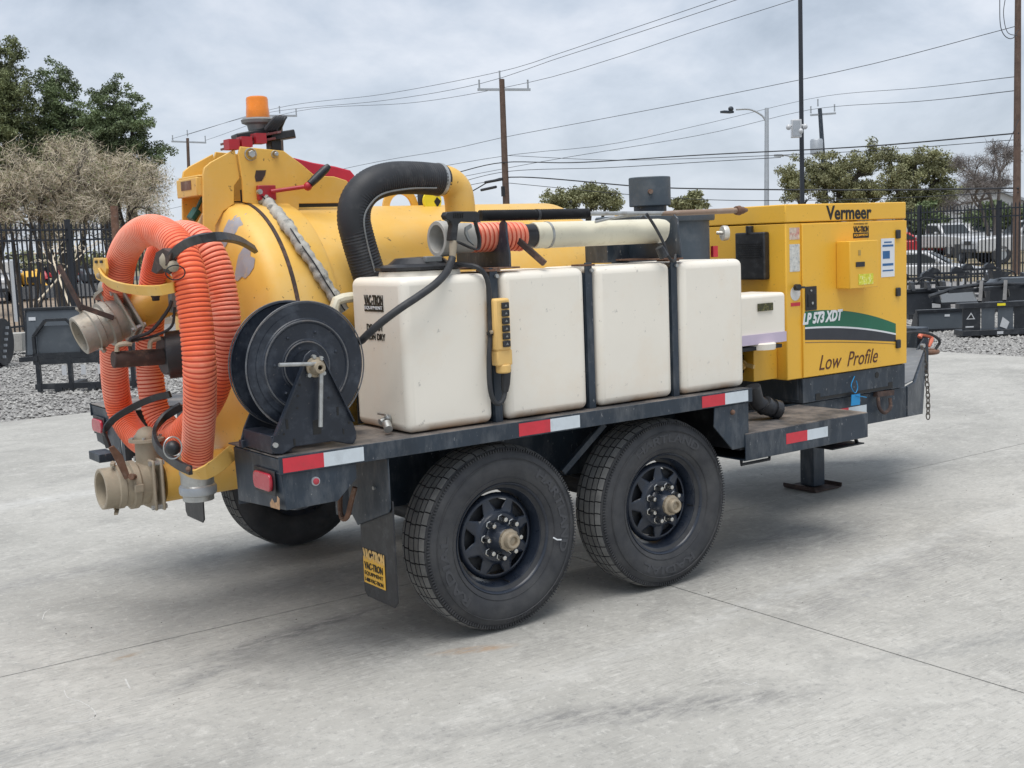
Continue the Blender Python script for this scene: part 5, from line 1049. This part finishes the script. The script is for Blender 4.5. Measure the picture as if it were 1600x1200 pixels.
leafy('rounded olive green tree behind the yellow tank between pole and exhaust', 'tree', (54.573, 66.319, 0.000), lob(((53.585, 67.463, 4.657), (1.9,1.5,.8)), ((54.908, 66.562, 4.929), (1.3,1.3,.9)), ((55.323, 66.298, 5.149), (1.0,1.3,.7)), ((56.158, 65.607, 4.485), (1.5,1.3,.8))), 150, 90, .45, .10, M_leafo, .25)
leafy('small green treetop just right of the black exhaust cap', 'tree', (57.498, 58.055, 0.000), lob(((57.580, 58.327, 3.873), (1.3,1,.5)), ((57.948, 58.115, 4.218), (.5,.7,.5)), ((57.045, 58.685, 3.717), (.8,.7,.5))), 60, 55, .4, .15, M_leafo, .18)
leafy('wide olive oak behind the enclosure, its left half beside the black pole', 'tree', (54.863, 43.861, 0.000), lob(((53.729, 45.069, 4.347), (1.2,1.4,1.0)), ((55.075, 44.240, 5.241), (1.5,1.4,1.0)), ((55.752, 43.603, 4.172), (1.8,1.4,1.1)), ((56.989, 42.921, 5.533), (1.3,1.4,1.1)), ((53.338, 45.462, 5.134), (.6,.6,.4)), ((56.952, 42.669, 3.615), (1.7,1.4,1.0))), 250, 120, .42, .075, M_leafo, .3)
leafy('dense olive oak right of the wide one above the enclosure lid', 'tree', (57.838, 39.270, 0.000), lob(((57.037, 40.224, 4.222), (1.5,1.4,1.2)), ((57.928, 39.774, 5.486), (1.2,1.4,.9)), ((58.783, 39.078, 4.884), (1.1,1.4,1.0)), ((59.107, 38.655, 3.562), (.9,1.4,.9)), ((57.665, 39.583, 2.885), (2.0,1.4,1.0)), ((56.731, 40.661, 5.730), (.7,.9,.5))), 250, 120, .42, .075, M_leafo, .3)
leafy('low green hedge tree behind the trucks near the right pole', 'tree', (57.824, 34.336, 0.000), lob(((57.842, 34.349, 1.759), (1.2,1,1.0)), ((58.719, 33.744, 1.892), (1.2,1,1.0)), ((56.965, 34.953, 1.625), (.9,1,.8)), ((56.435, 37.846, 1.919), (1.5,1,.8))), 130, 60, .45, .13, M_leafd, .15)
def bare(label, base, tips, r, depth, n, spread, mtl, name='bare_tree', lenf=.66, minr=.006, kink=.1, clen=None, twigs=0, trad=.3, tsz=.009, telong=26):
    base = Vector(base); t = thing(name, label, 'tree', tuple(base), world=True); mb = MB(); tp = []
    for q in tips: limbs(mb, base+Vector((random.uniform(-.15,.15), random.uniform(-.15,.15), 0)), q, r, depth, spread, n, kink, .6, minr, lenf, clen, tp)
    put('branches', mb, M_bark if 'brush' in name else mtl, t)
    if twigs:
        random.shuffle(tp); me = leaf_mesh(tp[:twigs], 46, trad, tsz, telong); me.materials.append(mtl)
        o = bpy.data.objects.new('fine_twigs', me); COL.objects.link(o); o.parent = t; o.matrix_parent_inverse = Matrix.Translation(-base); o['kind'] = 'stuff'
        if 'brush' in name:
            me = leaf_mesh(tp[:twigs], 16, trad*1.1, .030, 2); me.materials.append(M_leafo); o = bpy.data.objects.new('sparse_leaves', me); COL.objects.link(o); o.parent = t; o.matrix_parent_inverse = Matrix.Translation(-base); o['kind'] = 'stuff'
    return t
bare('bare grey leafless tree left of the right wooden pole', (47.427, 28.141, 0.000), [(47.505, 28.301, 3.071), (47.940, 28.031, 3.343), (47.103, 28.526, 2.650)], .11, 4, 3, .6, mat('grey twigs', (.17, .15, .14), .9), minr=.012, lenf=.66, clen=1.0, twigs=130, trad=.45, tsz=.016, telong=26)
for i, (tips, lab) in enumerate((
    ([(4.401, 26.801, 2.791), (4.852, 26.492, 2.878), (4.125, 27.055, 3.191), (4.660, 26.716, 3.475), (5.022, 26.433, 3.302)], 'pale twiggy brush clump at the far left with a dark forked trunk'),
    ([(5.469, 26.723, 3.237), (5.893, 26.476, 3.610), (5.638, 26.568, 2.993), (5.886, 26.378, 2.902)], 'pale twiggy brush clump behind the fence post on the left'),
    ([(6.464, 26.643, 3.303), (6.842, 26.390, 3.412), (6.228, 26.848, 3.554), (7.115, 26.175, 3.271)], 'pale twiggy brush clump just left of the rusty post'),
    ([(7.911, 28.046, 3.032), (8.124, 27.880, 2.936)], 'thin leafless sapling between the rusty post and the bracket'))):
    b0 = [(4.540, 26.538, 0.000), (5.568, 26.425, 0.000), (6.495, 26.383, 0.000), (7.814, 27.916, 0.000)][i]
    bare(lab, b0, tips, .05 if i < 3 else .03, 4 if i < 3 else 3, 4 if i < 3 else 3, .8, M_twig, name='twiggy_brush', lenf=.70, minr=.005, kink=.13, clen=.55 if i < 3 else .3, twigs=(260, 230, 280, 40)[i], trad=.42, tsz=.009, telong=28)
for (a, b_, lab) in (((4.365, 24.674, 0.736), (5.193, 24.825, 1.581), 'pale dead branch leaning behind the fence near the grey bucket'), ((4.870, 23.631, 0.290), (4.835, 25.126, 1.897), 'long pale dead branch behind the fence post')):
    mb = MB(); limbs(mb, a, b_, .030, 3, .7, 3, .12, .6, .008, .6, .5); o = put('dead_branch', mb, M_twig); tag(o, lab, 'branch')

# ---- skid steer attachments lying on the gravel
def local(name, label, cat, loc, rz=CY, group=None): return thing(name, label, cat, loc, rz, group)
def bucket(label, loc, W_, H_, Dp, rz=CY, m_=M_attg, lean=.12, sticker=None):
    t = local('loader_bucket', label, 'bucket', loc, rz); h = W_/2
    put('back_plate', MB().prism([(-h, 0, .02), (-h, lean, H_), (-h, lean+.02, H_), (-h, .03, .02)], (W_, 0, 0)), m_, t)
    put('top_lip', MB().box((-h-.01, lean-.03, H_-.01), (h+.01, lean+.05, H_+.04)), M_att, t, .006)
    put('floor_plate', MB().box((-h, .0, .0), (h, Dp, .025)), M_att, t)
    for s in (-1, 1): put('side_plate', MB().prism([(s*h, -.01, 0), (s*h, lean-.02, H_), (s*h, Dp*.5, H_*.9), (s*h, Dp, .0)], (-s*.02, 0, 0)), M_att, t)
    put('cutting_edge', MB().box((-h, -.03, -.0), (h, .0, .035)), M_att, t)
    if sticker: put('sticker', MB().box((sticker[0], lean*.75-.006, sticker[1]), (sticker[0]+sticker[2], lean*.75-.010, sticker[1]+sticker[3])), M_wht, t)
    return t
def fork_frame(label, loc, W_, H_, rz=CY, group=None, hexa=True):
    t = local('fork_frame', label, 'fork frame', loc, rz, group); h = W_/2; b_ = .05
    for z in (.06, H_*.42, H_*.50): put('crossbar', MB().bar((-h, 0, z), (h, 0, z), .05, .07), M_att, t)
    for cx in (-h*.5, h*.5):
        w2 = h*.46; ring_ = [(cx-w2, 0, H_*.5), (cx-w2, 0, H_*.78), (cx-w2*.45, 0, H_), (cx+w2*.45, 0, H_), (cx+w2, 0, H_*.78), (cx+w2, 0, H_*.5)]
        fb = MB()
        for p_, q_ in zip(ring_, ring_[1:]): fb.bar(p_, q_, .05, .035)
        put('hoop_guard', fb, M_att, t)
        put('backing_plate', MB().box((cx-w2+.02, .03, H_*.52), (cx+w2-.02, .045, H_*.92)), M_attg, t)
    for cx in (-h*.92, -h*.3, h*.3, h*.92): put('upright', MB().box((cx-.025, -.03, 0), (cx+.025, .03, H_*.5)), M_att, t)
    for cx in (-h*.55, h*.1, h*.5): put('fork_tine', MB().box((cx-.05, -.035, .0), (cx+.05, .9, .05)), M_att, t)
    for k, cx in enumerate((-h*.45, -.05, h*.25, h*.6)): put('white_tag', MB().box((cx, -.036, H_*.22), (cx+.06, -.032, H_*.36)), M_vwht, t)
    put('crosspiece', MB().bar((-h*1.25, -.02, H_*.46), (-h*.9, -.02, H_*.47), .07, .06), M_att, t)
    return t
bucket('large smooth grey bucket with a pale sticker at the left fence', (2.737, 17.438, 0.000), .98, .80, .5, sticker=(-.42, .62, .12, .06))
ff = fork_frame('black fork frame with hexagonal guards lying on the gravel at the left', (1.538, 11.370, 0.000), 1.30, .90)
tag(put('concrete_block', MB().obox((2.385, 18.592, 0.221), (.38, .35, .32), MC), M_conc, bevel=.01), 'pale concrete block on the gravel left of the grey bucket', 'block')
t = local('wheel_attachment', 'black rounded attachment cut by the left edge of the photo', 'attachment', (1.443, 16.382, 0.000))
put('drum', MB().cyl((-.2, 0, .38), (.28, 0, .38), .38, 28), M_att, t); put('frame', MB().box((-.25, -.1, .0), (.2, .1, .25)), M_att, t)
for k in range(6): put('tooth', MB().obox((.30, -.1+.04*k, .15+.09*k), (.05, .03, .04)), M_gal, t)
bucket('wide flat grey bucket lying on the right gravel with a white sticker', (13.565, 7.256, 0.000), .80, .30, .35, lean=.03, sticker=(.03, .22, .08, .035))
t = bucket('small pale grey bucket tipped up behind the wide flat one', (15.562, 8.306, 0.000), .62, .26, .5, lean=.22, sticker=(-.05, .2, .14, .04)); t.location.z = .28
t = local('grapple_rack', 'black grapple rack with warning sticker and swing arms at the right edge', 'grapple', (13.160, 6.061, 0.000))
put('base_beam', MB().box((-.55, -.1, .02), (.75, .25, .10)), M_att, t, .005)
put('top_beam', MB().box((-.58, -.05, .42), (.75, .12, .50)), M_att, t, .005)
for x0, x1, m_ in ((-.52, -.26, M_att), (-.24, -.05, M_attg), (.0, .22, M_attg), (.24, .7, M_att)): put('panel', MB().box((x0, -.02, .10), (x1, .0, .42)), m_, t)
put('white_tag', MB().prism([(.02, -.03, .14), (.12, -.03, .10), (.16, -.03, .20), (.06, -.03, .28)], (0, -.004, 0)), M_vwht, t)
put('warning_triangle', MB().prism([(-.47, -.024, .26), (-.34, -.024, .26), (-.40, -.024, .36)], (0, -.003, 0)), M_vwht, t)
put('warning_inner', MB().prism([(-.445, -.028, .275), (-.365, -.028, .275), (-.40, -.028, .335)], (0, -.002, 0)), M_ink, t)
put('sticker_line', MB().box((-.48, -.024, .14), (-.36, -.027, .16)), M_vwht, t); put('white_sticker', MB().box((-.05, -.105, .035), (.04, -.11, .075)), M_vwht, t)
put('yellow_sticker', MB().box((-.03, -.056, .445), (.09, -.06, .48)), MATS['warning yellow'], t)
for x in (-.18, .18, .5): put('grapple_arm', MB().bar((x-.06, .05, .50), (x+.06, .3, .78), .05, .06).bar((x+.06, .3, .78), (x+.16, .45, .55), .04, .05), M_att, t)
put('pivot_bar', MB().bar((-.62, .28, .66), (.7, .32, .70), .05, .05), M_att, t)
put('hose_guard', MB().tube(spline([(-.9, .3, .60), (-.4, .32, .72), (.2, .34, .74), (.7, .3, .70)], 16), .03, 8), M_att, t)
for k, (pxl, d_, z_) in enumerate(((1438, 24.0, 0), (1475, 24.5, 0), (1512, 25.0, 0))): pass
for b0, lab in (((17.434, 10.558, 0.000), 'black pallet fork frame beside the enclosure on the right gravel'), ((19.692, 11.423, 0.000), 'second black pallet fork frame farther back on the right gravel'), ((21.629, 11.898, 0.000), 'third black pallet fork frame in front of the right fence')):
    t = local('pallet_fork', lab, 'fork frame', b0, CY, None)
    for z in (.12, .52, .62): put('crossbar', MB().bar((-.5, 0, z), (.5, 0, z), .06, .05), M_att, t)
    for x in (-.48, -.33, -.18, -.03, .12, .27, .42): put('upright', MB().box((x-.018, -.02, .1), (x+.018, .02, .62)), M_att, t)
    for x in (-.25, .25): put('latch_block', MB().prism([(x-.14, -.03, .62), (x+.14, -.03, .62), (x+.08, -.03, .72), (x-.04, -.03, .76), (x-.12, -.03, .70)], (0, .12, 0)), M_att, t); put('fork_tine', MB().box((x-.05, -1.0, .03), (x+.05, .0, .08)), M_att, t)
    for x in (-.38, .06, .3): put('white_tag', MB().box((x, -.03, .30), (x+.05, -.026, .42)), M_vwht, t)
t = local('tilt_attachment', 'low grey and black hitch plate stack at the right edge by the wooden pole', 'attachment', (17.694, 8.519, 0.000))
put('plate', MB().prism([(-.5, 0, .45), (.6, 0, .50), (.6, 0, .62), (-.3, 0, .62)], (0, .5, 0)), M_attg, t); put('frame', MB().box((-.5, .05, 0), (.6, .4, .44)), M_att, t); put('bracket', MB().prism([(-.45, .0, .62), (-.2, .0, .66), (-.1, .0, .74), (-.5, .0, .78)], (0, .2, 0)), M_att, t)

for b0, lab, wd_ in (((15.741, 9.044, 0.000), 'black quick attach plate with a white wrapped tag near the enclosure corner', .8), ((18.920, 9.501, 0.000), 'black quick attach plate behind the grapple rack near the wooden pole', 1.0)):
    t = local('quick_attach_plate', lab, 'attachment', b0, CY, None)
    put('plate', MB().prism([(-wd_/2, 0, .05), (wd_/2, 0, .05), (wd_/2, .10, .48), (-wd_/2, .10, .48)], (0, .03, 0)), M_att, t); put('top_rail', MB().box((-wd_/2-.05, .04, .46), (wd_/2+.05, .16, .53)), M_att, t, .01)
    for x in (-wd_*.35, 0, wd_*.35): put('lug', MB().prism([(x-.03, -.02, .50), (x-.03, .22, .50), (x-.03, .16, .66), (x-.03, .04, .64)], (.06, 0, 0)), M_att, t)
    put('lower_beam', MB().box((-wd_/2, -.08, .0), (wd_/2, .2, .08)), M_att, t); put('white_tag', MB().box((.05, -.012, .18), (.20, -.002, .30)), M_vwht, t); put('hydraulic_hose', MB().tube(spline([(-.2, .1, .6), (-.1, .0, .72), (.1, -.05, .68), (.2, .05, .55)], 14), .015, 6), M_bhose, t)
# ---- vehicles beyond the fence
def vwheel(t, x, y, r, w_=.22, m_=M_rub):
    o = put('wheel', MB().lathe([(0, r*.55), (.0, r*.9), (.03, r), (w_-.03, r), (w_, r*.9), (w_, r*.55)], (x, y, r), (1, 0, 0), 24, closed=True), m_, t)
    put('rim', MB().cyl((x+.02, y, r), (x+w_-.02, y, r), r*.57, 20), M_gal, o)
def car(label, loc, rz, body, kind='sedan', cat='car', name='parked_car', L=4.6, W_=1.8):
    """local: nose towards -y"""
    t = thing(name, label, cat, loc, rz); h = W_/2
    if kind == 'sedan': low = [(-L/2, .35), (-L/2, .62), (-L/2+.15, .72), (-L*.22, .92), (L*.30, .95), (L/2-.05, .88), (L/2, .6), (L/2, .35)]; cab = [(-L*.22, .92), (-L*.06, 1.38), (L*.10, 1.44), (L*.20, 1.36), (L*.34, .94)]
    else: low = [(-L/2, .5), (-L/2, .95), (-L/2+.12, 1.08), (-L*.20, 1.18), (L*.10, 1.20), (L/2, 1.20), (L/2, .5)]; cab = [(-L*.19, 1.18), (-L*.10, 1.72), (L*.0, 1.80), (L*.10, 1.78), (L*.13, 1.2)]
    put('body', MB().prism([(-h, a, b_) for a, b_ in low], (W_, 0, 0)), body, t, .07, seg=3)
    put('cabin', MB().prism([(-h+.14, a, b_) for a, b_ in cab], (W_-.28, 0, 0)), body, t, .07, seg=3)
    a0, a1 = cab[0], cab[1]
    put('windshield', MB().prism([(-h+.24, a0[0]+.03, a0[1]+.07), (h-.24, a0[0]+.03, a0[1]+.07), (h-.30, a1[0]-.03, a1[1]-.04), (-h+.30, a1[0]-.03, a1[1]-.04)], (0, -.035, .012)), M_vgls, t)
    for s in (-1, 1):
        put('side_window', MB().prism([(s*(h-.13), cab[0][0]+.22, cab[0][1]+.06), (s*(h-.13), cab[1][0]+.10, cab[1][1]-.07), (s*(h-.13), cab[-2][0]-.02, cab[-2][1]-.07), (s*(h-.13), cab[-1][0]-.18, cab[-1][1]+.06)], (s*.012, 0, 0)), M_vgls, t)
        put('headlight', MB().obox((s*(h-.3), -L/2-.01, low[1][1]-.02), (.38, .05, .14)), M_wht, t, .02); put('side_mirror', MB().obox((s*(h+.08), a0[0]+.35, a0[1]+.10), (.2, .1, .14)), body, t, .03)
        for yy in (-L*.31, L*.31): vwheel(t, s*h-(.22 if s > 0 else 0)+(.0), yy, .34 if kind == 'sedan' else .40)
    put('grille', MB().obox((0, -L/2-.005, low[1][1]-.05), (.8, .03, .16)), M_blkp, t); put('bumper', MB().obox((0, -L/2-.03, low[0][1]+.08), (W_-.06, .1, .16)), M_blkp if kind != 'sedan' else body, t, .03)
    if kind == 'pickup': put('truck_bed', MB().box((-h+.1, L*.14, 1.12), (h-.1, L/2-.08, 1.21)), M_blkp, t)
    return t
car('white full size pickup facing the fence, left of the parked pair', (53.698, 34.801, -0.050), CY+.25, M_vwht, 'pickup', 'pickup truck', 'pickup_truck', 5.4, 1.95); car('white full size pickup facing the fence, right of the parked pair', (56.961, 34.950, -0.050), CY-.1, M_vwht, 'pickup', 'pickup truck', 'pickup_truck', 5.4, 1.95)
car('white pickup with a dark bed parked by the right wooden pole', (44.319, 24.174, -0.050), CY-1.6, M_vwht, 'pickup', 'pickup truck', 'pickup_truck', 5.4, 1.95)
t = thing('cargo_trailer', 'low dark box trailer behind the white pickup left of the right pole', 'trailer', (42.619, 25.384, -0.050), CY)
put('box', MB().box((-.55, 0, .25), (.55, 1.8, .85)), M_att, t, .02); put('drawbar', MB().bar((.5, .9, .3), (1.2, .9, .35), .08, .08), M_att, t); put('plate', MB().box((.15, -.01, .45), (.35, -.02, .55)), M_wht, t)
for s in (-1, 1): vwheel(t, s*.65-(.2 if s > 0 else 0), .9, .3, .2)
car('bright red car partly hidden by the yellow enclosure', (53.566, 37.368, -0.050), CY+1.2, M_vred)
car('silver white sedan nose toward the fence behind the fork frames', (34.437, 22.556, -0.650), CY+1.1, M_vwht)
car('white van bodied car at the far left beyond the brush', (8.941, 49.364, -0.050), CY+.3, M_vwht, 'pickup', 'car')
def tractor(label, loc, rz, m_, roof=None):
    t = thing('compact_tractor', label, 'tractor', loc, rz)
    put('hood', MB().prism([(-.35, -1.3, .7), (-.35, -1.3, 1.05), (-.35, -1.1, 1.2), (-.35, .1, 1.28), (-.35, .1, .7)], (.7, 0, 0)), m_, t, .05)
    put('grille', MB().obox((0, -1.32, .9), (.5, .03, .25)), M_blkp, t); put('chassis', MB().box((-.25, -1.2, .4), (.25, 1.0, .7)), M_att, t)
    put('seat', MB().box((-.25, .45, .9), (.25, .9, 1.0)).box((-.25, .85, 1.0), (.25, .95, 1.4)), M_blkp, t, .03)
    put('steering_wheel', MB().tube([(.18*math.cos(a), .3+.05*math.sin(a), 1.35+.17*math.sin(a)) for a in [k*math.pi/8 for k in range(16)]], .018, 6, closed=True), M_blkp, t)
    for s in (-1, 1):
        put('fender', MB().tube(spline([(s*.62, .1, .85), (s*.62, .3, 1.15), (s*.62, .7, 1.25), (s*.62, 1.1, 1.1)], 10), .10, 8), m_, t)
        vwheel(t, s*.75-(.3 if s > 0 else 0), .65, .60, .3); vwheel(t, s*.6-(.2 if s > 0 else 0), -.95, .36, .2)
        put('roll_bar', MB().cyl((s*.5, 1.0, .8), (s*.5, 1.0, 2.0), .03, 8), M_att, t); put('loader_arm', MB().bar((s*.5, .1, 1.1), (s*.5, -1.7, .5), .08, .12), m_, t)
    put('roll_bar_top', MB().cyl((-.5, 1.0, 2.0), (.5, 1.0, 2.0), .03, 8), M_att, t)
    if roof: put('canopy', MB().box((-.6, .0, 2.0), (.6, 1.2, 2.08)), roof, t, .03)
    put('front_bucket', MB().prism([(-.75, -1.7, .15), (-.75, -2.1, .12), (-.75, -1.75, .65)], (1.5, 0, 0)), M_att, t)
    return t
tractor('small yellow loader tractor beyond the fence at the far left', (10.454, 50.759, -0.050), CY+.6, M_yel2); tractor('red compact tractor with cream canopy beyond the left fence post', (12.237, 51.962, -0.050), CY+.9, M_vred, M_cream)
tractor('red compact tractor without canopy between the yellow loader and the canopy one', (11.796, 53.512, -0.050), CY-.3, M_vred); tractor('dark compact tractor beyond the fence left of the orange hose', (12.951, 50.217, -0.050), CY+.5, M_attg)
hs = thing('house', 'distant white house with grey gable roof behind the bare tree', 'house', (79.914, 50.747, 0.000), CY)
put('wall', MB().box((-5, 0, 0), (5, 7, 3.0)).prism([(-5, 0, 3.0), (5, 0, 3.0), (0, 0, 4.9)], (0, .2, 0)), M_vwht, hs); put('roof', MB().prism([(-5.5, -.4, 2.85), (0, -.4, 5.1), (0, -.4, 4.9), (-5.5, -.4, 2.65)], (0, 7.8, 0)).prism([(5.5, -.4, 2.85), (0, -.4, 5.1), (0, -.4, 4.9), (5.5, -.4, 2.65)], (0, 7.8, 0)), M_gal, hs)
for x in (-3, 0, 3): wd_ = put('window', MB().box((x-.6, -.06, 1.0), (x+.6, -.01, 2.3)), M_wht, hs); put('pane', MB().box((x-.5, -.08, 1.1), (x+.5, -.061, 2.2)), M_vgls, wd_)
# far tree line closing the view on both sides of the street
def far_line(label, px_list):
    cs = []
    for (c, rr) in px_list:
        for _ in range(46):
            d_ = Vector([random.gauss(0, 1) for _ in range(3)]).normalized(); cs.append(Vector(c)+Vector((d_.x*rr, d_.y*rr, abs(d_.z)*rr*.6))*(random.random()**.5))
    me = leaf_mesh(cs, 28, 1.3, .38); me.materials.append(M_leafo); o = bpy.data.objects.new('distant_tree_line', me); COL.objects.link(o); o['kind'] = 'stuff'; o['label'] = label
far_line('distant low tree line across the street', [(B_, 4.5) for B_ in ((23.198, 162.829, 0.000), (30.147, 164.062, 0.000), (34.969, 154.448, 0.000), (41.437, 152.315, 0.000), (46.086, 146.532, 0.000), (53.122, 147.702, 0.000), (59.165, 137.219, 0.000), (72.043, 134.230, 0.000), (78.783, 123.250, 0.000), (88.592, 116.266, 0.000), (99.751, 110.792, 0.000), (106.249, 103.693, 0.000), (115.655, 99.468, 0.000), (104.740, 80.044, 0.000), (108.707, 77.220, 0.000), (112.108, 74.798, 0.000), (115.508, 72.377, 0.000), (118.909, 69.956, 0.000), (123.443, 66.727, 0.000))])
